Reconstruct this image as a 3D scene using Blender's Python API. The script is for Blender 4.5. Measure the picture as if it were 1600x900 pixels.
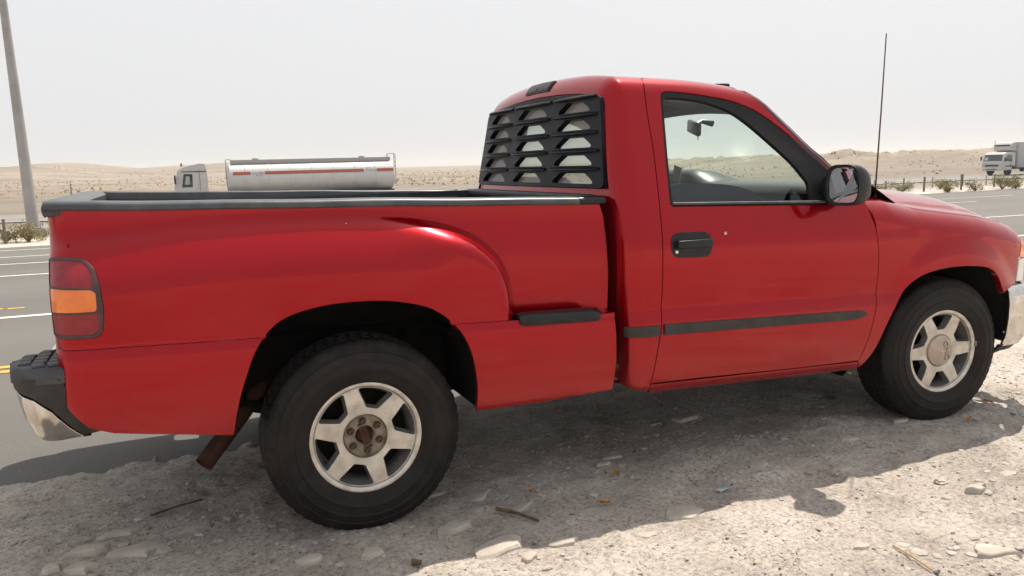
import bpy, bmesh, math, random
import numpy as np
from mathutils import Vector, Matrix
from mathutils.geometry import delaunay_2d_cdt

random.seed(7); rng = np.random.default_rng(7)
sc = bpy.context.scene
for o in list(bpy.data.objects): bpy.data.objects.remove(o)
COL = sc.collection
R_ = math.radians

# ------------------------------------------------------------------ camera
cam_d = bpy.data.cameras.new('camera'); cam = bpy.data.objects.new('camera', cam_d); COL.objects.link(cam)
CAM = (-0.6169, -3.9705, 1.3934); YAW, PITCH, ROLL, FPX = 0.3854, 0.1483, -0.0267, 1292.8
f = Vector((math.sin(YAW)*math.cos(PITCH), math.cos(YAW)*math.cos(PITCH), -math.sin(PITCH)))
r = Vector((math.cos(YAW), -math.sin(YAW), 0)); u = r.cross(f)
r2 = math.cos(ROLL)*r + math.sin(ROLL)*u; u2 = -math.sin(ROLL)*r + math.cos(ROLL)*u
m = Matrix((r2, u2, -f)).transposed().to_4x4(); m.translation = CAM
cam.matrix_world = m
cam_d.sensor_width = 36; cam_d.lens = FPX/1600*36; cam_d.clip_start = .05; cam_d.clip_end = 20000
sc.camera = cam

# ------------------------------------------------------------------ light
SUN = Vector((.43, .365, 1)).normalized()
sun_d = bpy.data.lights.new('sun', 'SUN'); sun_d.energy = 5.0; sun_d.angle = R_(.55); sun_d.color = (1, .915, .80)
sun = bpy.data.objects.new('sun', sun_d); COL.objects.link(sun); sun.location = (20, 20, 40)
sun.rotation_euler = (-SUN).to_track_quat('-Z', 'Y').to_euler()
W = bpy.data.worlds.new('World'); sc.world = W; W.use_nodes = True
nt = W.node_tree; nt.nodes.clear()
sky = nt.nodes.new('ShaderNodeTexSky'); sky.sky_type = 'NISHITA'; sky.sun_disc = False
sky.sun_elevation = math.asin(SUN.z); sky.sun_rotation = math.atan2(SUN.x, SUN.y)
sky.dust_density = 7; sky.air_density = 1.2; sky.ozone_density = 1.0
hs = nt.nodes.new('ShaderNodeHueSaturation'); hs.inputs['Saturation'].default_value = .22
mx = nt.nodes.new('ShaderNodeMix'); mx.data_type = 'RGBA'; mx.inputs['Factor'].default_value = .86
mx.inputs['B'].default_value = (6.55, 6.62, 6.78, 1)
bg = nt.nodes.new('ShaderNodeBackground'); bg.inputs['Strength'].default_value = .105
wo = nt.nodes.new('ShaderNodeOutputWorld')
nt.links.new(sky.outputs[0], hs.inputs['Color']); nt.links.new(hs.outputs[0], mx.inputs['A'])
nt.links.new(mx.outputs['Result'], bg.inputs['Color']); nt.links.new(bg.outputs[0], wo.inputs[0])
sc.view_settings.view_transform = 'Standard'; sc.view_settings.look = 'None'
sc.view_settings.gamma = 1; sc.view_settings.use_curve_mapping = False; sc.view_settings.exposure = 0.36
sc.cycles.max_bounces = 8; sc.cycles.transparent_max_bounces = 12

# ------------------------------------------------------------------ materials
def mat(name, col, rough=.5, metal=0, coat=0, coat_r=.03, col2=None, nscale=6, ndet=4, bump=0, bscale=40, trans=0, ior=1.45, emit=None, spec=None, lo=.4, hi=.65, coords='Object', rvar=0):
    M = bpy.data.materials.new(name); M.use_nodes = True; t = M.node_tree; b = t.nodes['Principled BSDF']
    b.inputs['Base Color'].default_value = (*col, 1); b.inputs['Roughness'].default_value = rough
    b.inputs['Metallic'].default_value = metal; b.inputs['Coat Weight'].default_value = coat; b.inputs['Coat Roughness'].default_value = coat_r
    b.inputs['Transmission Weight'].default_value = trans; b.inputs['IOR'].default_value = ior
    if spec is not None: b.inputs['Specular IOR Level'].default_value = spec
    if emit: b.inputs['Emission Color'].default_value = (*emit[0], 1); b.inputs['Emission Strength'].default_value = emit[1]
    tc = t.nodes.new('ShaderNodeTexCoord')
    if col2 is not None or rvar:
        n = t.nodes.new('ShaderNodeTexNoise'); n.inputs['Scale'].default_value = nscale; n.inputs['Detail'].default_value = ndet; n.inputs['Roughness'].default_value = .62
        t.links.new(tc.outputs[coords], n.inputs['Vector'])
        if col2 is not None:
            rp = t.nodes.new('ShaderNodeValToRGB'); rp.color_ramp.elements[0].position = lo; rp.color_ramp.elements[1].position = hi
            rp.color_ramp.elements[0].color = (*col, 1); rp.color_ramp.elements[1].color = (*col2, 1)
            t.links.new(n.outputs['Fac'], rp.inputs['Fac']); t.links.new(rp.outputs[0], b.inputs['Base Color'])
        if rvar:
            mr = t.nodes.new('ShaderNodeMapRange'); mr.inputs['From Min'].default_value = .3; mr.inputs['From Max'].default_value = .7
            mr.inputs['To Min'].default_value = max(0, rough-rvar); mr.inputs['To Max'].default_value = rough+rvar
            t.links.new(n.outputs['Fac'], mr.inputs['Value']); t.links.new(mr.outputs[0], b.inputs['Roughness'])
    if bump:
        n2 = t.nodes.new('ShaderNodeTexNoise'); n2.inputs['Scale'].default_value = bscale; n2.inputs['Detail'].default_value = 5
        t.links.new(tc.outputs[coords], n2.inputs['Vector'])
        bp = t.nodes.new('ShaderNodeBump'); bp.inputs['Strength'].default_value = bump; bp.inputs['Distance'].default_value = .01
        t.links.new(n2.outputs['Fac'], bp.inputs['Height']); t.links.new(bp.outputs[0], b.inputs['Normal'])
    return M

def nodes_mat(name): 
    M = bpy.data.materials.new(name); M.use_nodes = True; return M, M.node_tree, M.node_tree.nodes['Principled BSDF']

PAINT, t, b = nodes_mat('red_paint')
b.inputs['Roughness'].default_value = .25; b.inputs['Metallic'].default_value = .62; b.inputs['Specular IOR Level'].default_value = .0; b.inputs['Coat Weight'].default_value = 1.0; b.inputs['Coat Roughness'].default_value = .045; b.inputs['Coat IOR'].default_value = 1.34
tc = t.nodes.new('ShaderNodeTexCoord'); n = t.nodes.new('ShaderNodeTexNoise'); n.inputs['Scale'].default_value = 2.2; n.inputs['Detail'].default_value = 7; n.inputs['Roughness'].default_value = .7
t.links.new(tc.outputs['Object'], n.inputs['Vector'])
rp = t.nodes.new('ShaderNodeValToRGB'); rp.color_ramp.elements[0].position = .35; rp.color_ramp.elements[1].position = .75
rp.color_ramp.elements[0].color = (.305, .0006, .005, 1); rp.color_ramp.elements[1].color = (.325, .0016, .008, 1)
t.links.new(n.outputs['Fac'], rp.inputs['Fac'])
# road dust caked on the lower panels, in noisy patches
sp = t.nodes.new('ShaderNodeSeparateXYZ'); t.links.new(tc.outputs['Object'], sp.inputs[0]); dz = t.nodes.new('ShaderNodeMapRange'); dz.inputs['From Min'].default_value = .72; dz.inputs['From Max'].default_value = .38; dz.inputs['To Max'].default_value = .16; t.links.new(sp.outputs['Z'], dz.inputs['Value'])
dn = t.nodes.new('ShaderNodeTexNoise'); dn.inputs['Scale'].default_value = 14; dn.inputs['Detail'].default_value = 9; dn.inputs['Roughness'].default_value = .75; t.links.new(tc.outputs['Object'], dn.inputs['Vector'])
dm = t.nodes.new('ShaderNodeMath'); dm.operation = 'MULTIPLY'; t.links.new(dz.outputs[0], dm.inputs[0]); t.links.new(dn.outputs['Fac'], dm.inputs[1])
dx = t.nodes.new('ShaderNodeMix'); dx.data_type = 'RGBA'; dx.inputs['B'].default_value = (.36, .27, .20, 1); t.links.new(dm.outputs[0], dx.inputs['Factor']); t.links.new(rp.outputs[0], dx.inputs['A']); t.links.new(dx.outputs['Result'], b.inputs['Base Color'])
n2 = t.nodes.new('ShaderNodeTexNoise'); n2.inputs['Scale'].default_value = 9; n2.inputs['Detail'].default_value = 8; t.links.new(tc.outputs['Object'], n2.inputs['Vector'])
mr = t.nodes.new('ShaderNodeMapRange'); mr.inputs['From Min'].default_value = .35; mr.inputs['From Max'].default_value = .75; mr.inputs['To Min'].default_value = .012; mr.inputs['To Max'].default_value = .04
t.links.new(n2.outputs['Fac'], mr.inputs['Value']); t.links.new(mr.outputs[0], b.inputs['Coat Roughness'])
n3 = t.nodes.new('ShaderNodeTexNoise'); n3.inputs['Scale'].default_value = 3.5; n3.inputs['Detail'].default_value = 1; t.links.new(tc.outputs['Object'], n3.inputs['Vector'])
bp = t.nodes.new('ShaderNodeBump'); bp.inputs['Strength'].default_value = .10; bp.inputs['Distance'].default_value = .012
t.links.new(n3.outputs['Fac'], bp.inputs['Height']); t.links.new(bp.outputs[0], b.inputs['Coat Normal'])

RAIL = mat('weathered_plastic', (.045, .051, .057), .40, col2=(.075, .082, .09), nscale=9, bump=.06, bscale=300, rvar=.1)
LINER = mat('bed_liner', (.018, .022, .03), .5, col2=(.035, .042, .05), nscale=5, bump=.1, bscale=200)
BLACK = mat('black_trim', (.008, .009, .010), .36, col2=(.016, .016, .018), nscale=20, spec=.4)
LOUV = mat('louver_plastic', (.006, .007, .011), .36, col2=(.014, .015, .019), nscale=12, rvar=.1, spec=.14)
RUBBER = mat('seal_rubber', (.009, .0085, .009), .55, spec=.3)
DARK = mat('underbody', (.006, .0055, .005), .9, col2=(.014, .012, .010), nscale=8, spec=.15)
TYRE = mat('tyre_rubber', (.0085, .0075, .007), .6, col2=(.022, .018, .0155), nscale=11, ndet=8, lo=.42, hi=.78, bump=.35, bscale=70, spec=.3)
TREAD = mat('tread_rubber', (.018, .017, .017), .7, col2=(.07, .066, .062), nscale=35, ndet=6, lo=.5, hi=.75, bump=.3, bscale=120)
ALLOY = mat('alloy_face', (.58, .55, .51), .34, metal=.75, col2=(.43, .395, .35), nscale=18, ndet=7, rvar=.08)
ALLOYP = mat('alloy_painted', (.20, .195, .19), .5, metal=.4, col2=(.13, .125, .12), nscale=15)
HUB = mat('hub_dirty', (.32, .27, .21), .6, metal=.35, col2=(.18, .14, .10), nscale=28, ndet=6)
RUST = mat('rust', (.07, .022, .012), .8, col2=(.03, .012, .008), nscale=30)
CHROME = mat('chrome', (.66, .635, .60), .16, metal=1, col2=(.47, .44, .40), nscale=9, ndet=7, rvar=.08)
GREYP = mat('grey_plastic', (.024, .021, .019), .6, col2=(.042, .037, .033), nscale=10, bump=.1, bscale=150)
PADM = mat('bumper_pad', (.03, .033, .038), .55, col2=(.06, .062, .066), nscale=14)
LRED = mat('lens_red', (.25, .004, .012), .3, coat=.25, col2=(.19, .003, .009), nscale=40)
LAMB = mat('lens_amber', (.78, .18, .008), .25, coat=1, col2=(.7, .14, .006), nscale=20)
LCLR = mat('lens_clear', (.62, .62, .6), .1, coat=1)
LSMOKE = mat('lens_smoke', (.022, .012, .013), .35, spec=.3)
INTD = mat('interior_dark', (.020, .026, .036), .6, col2=(.026, .033, .044), nscale=7)
DASHM = mat('dash_pad', (.013, .014, .015), .33, rvar=.05, nscale=60)
HEADL = mat('headliner', (.10, .085, .072), .9)
BEIGE = mat('interior_beige', (.42, .36, .29), .9)
MIRR = mat('mirror_glass', (.7, .74, .76), .02, metal=1)
def glass(name, tint, rough=0.0):
    M, t, b = nodes_mat(name); t.nodes.remove(b)
    tr = t.nodes.new('ShaderNodeBsdfTransparent'); tr.inputs[0].default_value = (*tint, 1)
    gl = t.nodes.new('ShaderNodeBsdfGlossy'); gl.inputs['Roughness'].default_value = rough; gl.inputs[0].default_value = (1, 1, 1, 1)
    fr = t.nodes.new('ShaderNodeFresnel'); ge = t.nodes.new('ShaderNodeNewGeometry'); mr = t.nodes.new('ShaderNodeMapRange'); mr.inputs['To Min'].default_value = 1.5; mr.inputs['To Max'].default_value = 1/1.5
    t.links.new(ge.outputs['Backfacing'], mr.inputs['Value']); t.links.new(mr.outputs[0], fr.inputs[0])
    ms = t.nodes.new('ShaderNodeMixShader'); t.links.new(fr.outputs[0], ms.inputs[0]); t.links.new(tr.outputs[0], ms.inputs[1]); t.links.new(gl.outputs[0], ms.inputs[2])
    t.links.new(ms.outputs[0], t.nodes['Material Output'].inputs[0]); return M
GLASS = glass('side_glass', (.90, .955, .92)); WGLASS = glass('windshield_glass', (.86, .94, .90)); BAND = glass('windshield_shade_band', (.16, .42, .46))
RGLASS = glass('rear_glass', (.80, .87, .82))
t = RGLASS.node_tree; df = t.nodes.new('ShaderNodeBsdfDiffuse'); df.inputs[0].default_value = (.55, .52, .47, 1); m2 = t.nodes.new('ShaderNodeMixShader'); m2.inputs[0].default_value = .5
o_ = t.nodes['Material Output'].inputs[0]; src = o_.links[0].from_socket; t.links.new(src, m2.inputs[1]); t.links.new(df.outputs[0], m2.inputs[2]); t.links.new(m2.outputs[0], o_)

# ------------------------------------------------------------------ helpers
def tag(o, label, cat, group=None):
    o['label'] = label; o['category'] = cat
    if group: o['group'] = group
    return o
def struct(o): o['kind'] = 'structure'; return o
def stuff(o): o['kind'] = 'stuff'; return o
def empty(name, loc=(0, 0, 0), rz=0):
    o = bpy.data.objects.new(name, None); COL.objects.link(o); o.location = loc; o.rotation_euler = (0, 0, rz); o.empty_display_size = .2; return o
def mesh_obj(name, V, F, material, parent=None, smooth=True, sharp=None, normals=None):
    me = bpy.data.meshes.new(name); me.from_pydata([tuple(map(float, v)) for v in V], [], [tuple(map(int, q)) for q in F])
    me.materials.append(material)
    if smooth:
        me.polygons.foreach_set('use_smooth', [True]*len(me.polygons))
        if sharp is not None: me.set_sharp_from_angle(angle=R_(sharp))
    me.update()
    if normals is not None:
        me.normals_split_custom_set_from_vertices([tuple(map(float, q)) for q in normals])
    o = bpy.data.objects.new(name, me); COL.objects.link(o)
    if parent: o.parent = parent
    return o
class MB:
    def __init__(s): s.V = []; s.F = []
    def add(s, V, F):
        k = len(s.V); s.V += [tuple(v) for v in V]; s.F += [tuple(i+k for i in q) for q in F]; return s
    def box(s, c, size, bev=0, rot=None, seg=2):
        bm = bmesh.new(); bmesh.ops.create_cube(bm, size=1); bmesh.ops.scale(bm, vec=size, verts=bm.verts)
        if bev: bmesh.ops.bevel(bm, geom=bm.edges[:], offset=bev, segments=seg, affect='EDGES', profile=.5)
        M = Matrix.Translation(c) @ (rot.to_4x4() if rot is not None else Matrix())
        bm.verts.index_update(); V = [M @ v.co for v in bm.verts]; F = [[v.index for v in q.verts] for q in bm.faces]; bm.free(); return s.add(V, F)
    def tube(s, path, r, n=10, caps=True):
        P = [Vector(p) for p in path]; rr = r if hasattr(r, '__len__') else [r]*len(P); V = []; F = []; prev = None
        for i, p in enumerate(P):
            d = (P[min(i+1, len(P)-1)]-P[max(i-1, 0)]).normalized()
            a = prev if prev is not None else (Vector((0, 0, 1)) if abs(d.z) < .9 else Vector((1, 0, 0)))
            x = (a-d*a.dot(d)).normalized(); y = d.cross(x); prev = x
            for k in range(n):
                q = 2*math.pi*k/n; V.append(p+(x*math.cos(q)+y*math.sin(q))*rr[i])
        for i in range(len(P)-1):
            for k in range(n): F.append((i*n+k, i*n+(k+1) % n, (i+1)*n+(k+1) % n, (i+1)*n+k))
        if caps: F.append(tuple(reversed(range(n)))); F.append(tuple((len(P)-1)*n+k for k in range(n)))
        return s.add(V, F)
    def lathe(s, prof, c=(0, 0, 0), n=64, axis='y', mod=None, cap=False):
        # prof: (radius, t) with t along -axis (outward)
        V = []; F = []
        for i, (rad, tt) in enumerate(prof):
            for k in range(n):
                q = 2*math.pi*k/n; ra = rad + (mod(i, k) if mod else 0)
                if axis == 'y': V.append((c[0]+ra*math.cos(q), c[1]-tt, c[2]+ra*math.sin(q)))
                elif axis == 'z': V.append((c[0]+ra*math.cos(q), c[1]+ra*math.sin(q), c[2]+tt))
                else: V.append((c[0]+tt, c[1]+ra*math.cos(q), c[2]+ra*math.sin(q)))
        for i in range(len(prof)-1):
            for k in range(n): F.append((i*n+k, i*n+(k+1) % n, (i+1)*n+(k+1) % n, (i+1)*n+k))
        if cap: F.append(tuple(reversed(range(n)))); F.append(tuple((len(prof)-1)*n+k for k in range(n)))
        return s.add(V, F)
    def prism(s, poly, fn0, fn1):
        n = len(poly); V = [fn0(*p) for p in poly]+[fn1(*p) for p in poly]
        F = [tuple(range(n)), tuple(reversed(range(n, 2*n)))]+[(i, n+i, n+(i+1) % n, (i+1) % n) for i in range(n)]
        return s.add(V, F)
    def build(s, name, material, parent=None, smooth=True, sharp=35): 
        o = mesh_obj(name, s.V, s.F, material, parent, smooth, sharp)
        bm = bmesh.new(); bm.from_mesh(o.data); bmesh.ops.recalc_face_normals(bm, faces=bm.faces); bm.to_mesh(o.data); bm.free()
        return o
def ysym(o):   # a mirrored twin of a part on the other side of the truck
    me = o.data; V = [(v.co.x, -v.co.y, v.co.z) for v in me.vertices]; F = [tuple(reversed(p.vertices)) for p in me.polygons]
    nn = None
    if 'NRM' in o: del o['NRM']
    q = mesh_obj(o.name.split('.')[0], V, F, me.materials[0], o.parent, True, 40)
    return q
def copy_tree(o, parent=None):
    c = o.copy(); COL.objects.link(c); c.parent = parent
    for ch in list(o.children): copy_tree(ch, c)
    return c
def catmull(P, n=8, closed=False):
    P = np.array(P, float); out = []; N = len(P)
    for i in range(N if closed else N-1):
        if closed: p0, p1, p2, p3 = P[(i-1) % N], P[i], P[(i+1) % N], P[(i+2) % N]
        else:
            p1, p2 = P[i], P[i+1]; p0 = P[i-1] if i else 2*p1-p2; p3 = P[i+2] if i+2 < N else 2*p2-p1
        t0 = 0; t1 = t0+np.linalg.norm(p1-p0)**.5; t2 = t1+np.linalg.norm(p2-p1)**.5; t3 = t2+np.linalg.norm(p3-p2)**.5
        for k in range(n):
            q = t1+(t2-t1)*k/n
            A1 = (t1-q)/(t1-t0)*p0+(q-t0)/(t1-t0)*p1; A2 = (t2-q)/(t2-t1)*p1+(q-t1)/(t2-t1)*p2; A3 = (t3-q)/(t3-t2)*p2+(q-t2)/(t3-t2)*p3
            B1 = (t2-q)/(t2-t0)*A1+(q-t0)/(t2-t0)*A2; B2 = (t3-q)/(t3-t1)*A2+(q-t1)/(t3-t1)*A3; out.append((t2-q)/(t2-t1)*B1+(q-t1)/(t2-t1)*B2)
    if not closed: out.append(P[-1])
    return [tuple(p) for p in out]
def rounded(P, rad, n=5):
    P = [np.array(p, float) for p in P]; N = len(P); rr = rad if hasattr(rad, '__len__') else [rad]*N; out = []
    for i in range(N):
        a, p, c = P[i-1], P[i], P[(i+1) % N]; va = a-p; vc = c-p; la = np.linalg.norm(va); lc = np.linalg.norm(vc); va /= la; vc /= lc
        if rr[i] <= 0: out.append(tuple(p)); continue
        ang = math.acos(max(-1, min(1, va@vc))); d = min(rr[i]/max(1e-6, math.tan(ang/2)), la*.49, lc*.49)
        A = p+va*d; B = p+vc*d
        for k in range(n+1):
            q = k/n; out.append(tuple((1-q)**2*A+2*q*(1-q)*p+q*q*B))
    return out
def area2(P): P = np.array(P); x, y = P[:, 0], P[:, 1]; return .5*np.sum(x*np.roll(y, -1)-np.roll(x, -1)*y)
def resample(P, h):
    out = []
    P = [np.array(p, float) for p in P]
    for i in range(len(P)):
        a, b_ = P[i], P[(i+1) % len(P)]; L = np.linalg.norm(b_-a)
        if L < 1e-7: continue
        k = max(1, int(math.ceil(L/h-1e-6)))
        for j in range(k): out.append(a+(b_-a)*j/k)
    o2 = [out[0]]
    for p in out[1:]:
        if np.linalg.norm(p-o2[-1]) > h*.12: o2.append(p)
    return np.array(o2)
def inset_loop(P, d):   # P is CCW: moves to the left (inside)
    e = np.roll(P, -1, 0)-P; e /= np.linalg.norm(e, axis=1)[:, None]; nl = np.stack([-e[:, 1], e[:, 0]], 1)
    n0 = np.roll(nl, 1, 0)+nl; L = np.linalg.norm(n0, axis=1); n0 /= np.maximum(L, .7)[:, None]
    return P+n0*d
def pip(poly, pts):
    x, y = pts[:, 0], pts[:, 1]; c = np.zeros(len(pts), bool); n = len(poly)
    for i in range(n):
        x1, y1 = poly[i]; x2, y2 = poly[(i+1) % n]
        if y1 == y2: continue
        k = ((y1 > y) != (y2 > y)); k &= x < (x2-x1)*(y-y1)/(y2-y1)+x1; c ^= k
    return c
def fnormal(fn, P, e=8e-4):
    du = fn(P+[e, 0])-fn(P-[e, 0]); dv = fn(P+[0, e])-fn(P-[0, e]); n = np.cross(du, dv)
    return n/np.maximum(np.linalg.norm(n, axis=1), 1e-12)[:, None]
def off(fn, d):
    return lambda P: fn(P)+fnormal(fn, P, 8e-4 if abs(d) < .02 else 6e-3)*d
def panel(name, outer, fn, material, parent, holes=(), h=.03, gap=.0043, depth=.02, hole_depth=None, lines=()):
    """a curved sheet: polygon (with holes) in chart space, triangulated, mapped by fn, its rim rolled inward"""
    outer = list(outer)
    if area2(outer) < 0: outer = outer[::-1]
    loops = [resample(outer, h*.6)]
    for q in holes:
        q = list(q)
        if area2(q) > 0: q = q[::-1]
        loops.append(resample(q, h*.6))
    base = [inset_loop(L, gap) for L in loops]
    lo = base[0].min(0); hi = base[0].max(0)
    xs = np.arange(lo[0], hi[0]+h, h); ys = np.arange(lo[1], hi[1]+h, h*.87); G = []
    for j, yy in enumerate(ys):
        for xx in xs: G.append((xx+(h/2 if j % 2 else 0), yy))
    G = np.array(G); k = pip(base[0], G)
    for L in base[1:]: k &= ~pip(L, G)
    G = G[k]
    allb = np.concatenate(base); lp_pts = []; led = []; nb0 = len(allb)
    for ln in lines:
        ln = np.array(ln); ins_ = pip(base[0], ln)
        for L in base[1:]: ins_ &= ~pip(L, ln)
        dmn = np.array([np.min(np.hypot(*(allb[:nb0]-q).T)) for q in ln]); ins_ &= dmn > .003; prev = None
        for q, ok in zip(ln, ins_):
            if not ok: prev = None; continue
            lp_pts.append(q); idx = nb0+len(lp_pts)-1
            if prev is not None: led.append((prev, idx))
            prev = idx
    if lp_pts: allb = np.concatenate([allb, np.array(lp_pts)])
    if len(G):
        dm = np.full(len(G), 1e9)
        for p in allb: dm = np.minimum(dm, (G[:, 0]-p[0])**2+(G[:, 1]-p[1])**2)
        G = G[dm > (h*.42)**2]
    pts = np.concatenate([allb, G]) if len(G) else allb
    edges = []; k0 = 0
    for L in base:
        n = len(L); edges += [(k0+i, k0+(i+1) % n) for i in range(n)]; k0 += n
    rv, re, rf, ov, oe, of = delaunay_2d_cdt([Vector(p) for p in pts], edges+led, [], 0, 1e-7)
    rv = np.array([tuple(v) for v in rv])
    F = np.array([q for q in rf if len(q) == 3]); cen = rv[F].mean(1); k = pip(base[0], cen)
    for L in base[1:]: k &= ~pip(L, cen)
    F = F[k]
    a = rv[F]; ar = (a[:, 1, 0]-a[:, 0, 0])*(a[:, 2, 1]-a[:, 0, 1])-(a[:, 2, 0]-a[:, 0, 0])*(a[:, 1, 1]-a[:, 0, 1])
    F[ar < 0] = F[ar < 0][:, ::-1]
    V = fn(rv); N = fnormal(fn, rv); V = list(V); NN = list(N); FF = [tuple(q) for q in F]
    for li, (L, B) in enumerate(zip(loops, base)):
        n = len(B); dep = depth if li == 0 or hole_depth is None else hole_depth
        nb = fnormal(fn, B); r1 = inset_loop(L, gap*.35); r1p = fn(r1)-nb*gap*.6; r2p = fn(r1)-nb*max(dep, gap)
        out = fn(r1)-fn(B); out /= np.maximum(np.linalg.norm(out, axis=1), 1e-9)[:, None]
        V0 = fn(B); s = len(V); V += list(V0)+list(r1p)+list(r2p)+list(r1p)
        NN += list(nb)+list(nb*.5+out*.8)+list(out)+list(out)
        for i in range(n):
            j = (i+1) % n
            FF.append((s+j, s+i, s+n+i, s+n+j)); FF.append((s+3*n+j, s+3*n+i, s+2*n+i, s+2*n+j))
    NN = np.array(NN); NN /= np.linalg.norm(NN, axis=1)[:, None]
    o = mesh_obj(name, V, FF, material, parent, True, None, NN)
    o_n[o.name] = NN
    return o
o_n = {}
def twin(o):
    NN = o_n.get(o.name); me = o.data
    V = [(v.co.x, -v.co.y, v.co.z) for v in me.vertices]; F = [tuple(reversed(p.vertices)) for p in me.polygons]
    N2 = None if NN is None else NN*[1, -1, 1]
    return mesh_obj(o.name.split('.')[0], V, F, me.materials[0], o.parent, True, None if NN is not None else 40, N2)
def grid_obj(name, fn, us, vs, material, parent=None, sharp=None):
    nu, nv = len(us), len(vs); U, Vv = np.meshgrid(us, vs, indexing='ij'); P = fn(np.stack([U.ravel(), Vv.ravel()], 1))
    F = [(i*nv+j, (i+1)*nv+j, (i+1)*nv+j+1, i*nv+j+1) for i in range(nu-1) for j in range(nv-1)]
    return mesh_obj(name, P, F, material, parent, True, sharp)
def rbox(name, c, size, bev, material, parent=None, rot=None, seg=3): return MB().box(c, size, bev, rot, seg).build(name, material, parent, True, 40)
RK = .0305
def rake(P): P = np.array(P, float); P[..., 2] = P[..., 2]-RK*P[..., 0]; return P
def Z(x, zb): return zb-RK*x
# ================================================================== terrain
def vnoise(x, y, seed=0):
    r_ = np.random.default_rng(seed); tab = r_.random((256, 256))
    xi = np.floor(x).astype(int); yi = np.floor(y).astype(int); fx = x-xi; fy = y-yi; fx = fx*fx*(3-2*fx); fy = fy*fy*(3-2*fy)
    a = tab[xi & 255, yi & 255]; b_ = tab[(xi+1) & 255, yi & 255]; c = tab[xi & 255, (yi+1) & 255]; d = tab[(xi+1) & 255, (yi+1) & 255]
    return (a*(1-fx)+b_*fx)*(1-fy)+(c*(1-fx)+d*fx)*fy-.5
def fbm(x, y, s, oct=4, seed=0, g=.5):
    o = 0; a = 1
    for k in range(oct): o = o+a*vnoise(x/s*2**k+17.3*k, y/s*2**k+9.1*k, seed+k); a *= g
    return o
def S(t): t = np.clip(t, 0, 1); return t*t*(3-2*t)
def road_near(x): return .24+.10*np.clip(x+.9, 0, 9)-.02*np.clip(x+.9, 0, 9)**2*.3+.07*vnoise(x*2.2, x*0+3, 3)
def road_far(x): return 23.2+.11*np.clip(x+3, -30, 60)
def zroad(y): return -.006-.025*np.maximum(y-.6, 0)
def height(x, y):
    ed = road_near(x); rf = road_far(x)
    wheel = np.zeros_like(x)
    for wx in (0, 3.023): wheel = np.maximum(wheel, np.exp(-(((x-wx)/.22)**2+((y+.83)/.22)**2)))
    gn = .024*fbm(x, y, .9, 3, 11)+.012*fbm(x*.8+.3*y, y*1.3, .33, 2, 17)+.016*fbm(x, y, .16, 3, 21)+.009*np.abs(fbm(x*.8+y*.3, y*1.6, .07, 2, 31))
    # flat plates of crusted marl breaking the surface
    pl_ = vnoise(x*3.1+5, y*5.3, 41)+.35*vnoise(x*11, y*15, 43); gn = gn+.012*S((pl_-.12)/.04)+.007*S((vnoise(x*7.3, y*10.1+3, 47)+.3*vnoise(x*21, y*27, 48)-.16)/.05)
    gnear = gn*(1-.75*wheel)-.004+.004*wheel
    farfade = S((np.hypot(x-1, y+1)-9)/20)
    gnear = gnear*(1-farfade)+.05*fbm(x, y, 3, 3, 15)*farfade
    fr = fbm(x, y, .085, 3, 121, .75)
    t = S((y-ed+.05+.11*fr)/.15); z = (gnear+.006+.012*S((y-ed+.55)/.35))*(1-t)+(zroad(y)-.03)*t
    ver = S((y-rf)/1.2); zv = -.62-.48*S((y-27)/16)+.12*fbm(x, y, 2.6, 4, 51)*S((46-y)/4)*S((y-rf)/.8)
    z = z*(1-ver)+zv*ver
    dm = S((y-64)/25); des = -1.15+.5*fbm(x, y, 60, 4, 61)*dm
    cx, cy = x-190, y-150
    dune = S((x-75-.35*(y-90))/55)*S((y-112)/30)*S((520-np.hypot(x, y))/200)
    rg = 1-2*np.abs(fbm(x+.4*y, y*1.5, 22, 3, 71)); rg2 = 1-2*np.abs(fbm(x, y*1.3, 8, 3, 81))
    des = des+dune*(1.0+.8*rg+1.3*rg2+1.7*fbm(x, y, 6, 3, 91))
    lum = S((y-92)/25)*S((260-y)/90)*S((75-x)/40); des = des+lum*(.65*(1-2*np.abs(fbm(x, y*1.6, 9, 3, 101)))-.35)
    hl = np.exp(-((x+75)/42)**2)*S((y-430)/60)*10.5+np.exp(-((x+190)/90)**2)*S((y-520)/90)*9+np.exp(-((x-40)/75)**2)*S((y-470)/90)*9.5
    hl = hl*(.74+.3*fbm(x, y, 40, 4, 111)); hl = hl+S((y-420)/500)*2.2
    des = des+hl*S((2600-y)/1200)
    return z*(1-S((y-61)/4))+des*S((y-61)/4)
def axis_lines(segs):
    out = []
    for a, c, h in segs: out += list(np.arange(a, c-1e-9, h))
    return np.array(out)
def geo(a, c, h0, g):
    out = [a]; h = h0
    while out[-1] < c: out.append(out[-1]+h); h *= g
    return out
xl = sorted([-q for q in geo(3.2, 4200, .06, 1.14)])+list(np.arange(-3.17, 6.0, .024))+list(geo(6.0, 60, .035, 1.10))
xl = np.array([q for q in xl if q < 58]); xl = np.concatenate([xl, np.arange(60, 300, 2.2), geo(300, 4200, 2.6, 1.10)])
yl = sorted([-q for q in geo(3.9, 400, .08, 1.25)])+list(np.arange(-3.87, 1.2, .024))+list(np.array(geo(1.2, 21, .04, 1.12)))
yl = np.array([q for q in yl if q < 21]); yl = np.concatenate([yl, np.arange(22, 48, .6), np.arange(48, 66, 2.5), np.arange(66, 300, 2.0), geo(300, 5200, 2.5, 1.05)])
X, Y = np.meshgrid(xl, yl, indexing='ij'); Hh = height(X.ravel(), Y.ravel()); nx, ny = len(xl), len(yl)
me = bpy.data.meshes.new('ground'); me.vertices.add(nx*ny); me.vertices.foreach_set('co', np.stack([X.ravel(), Y.ravel(), Hh], 1).astype(np.float32).ravel())
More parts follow.
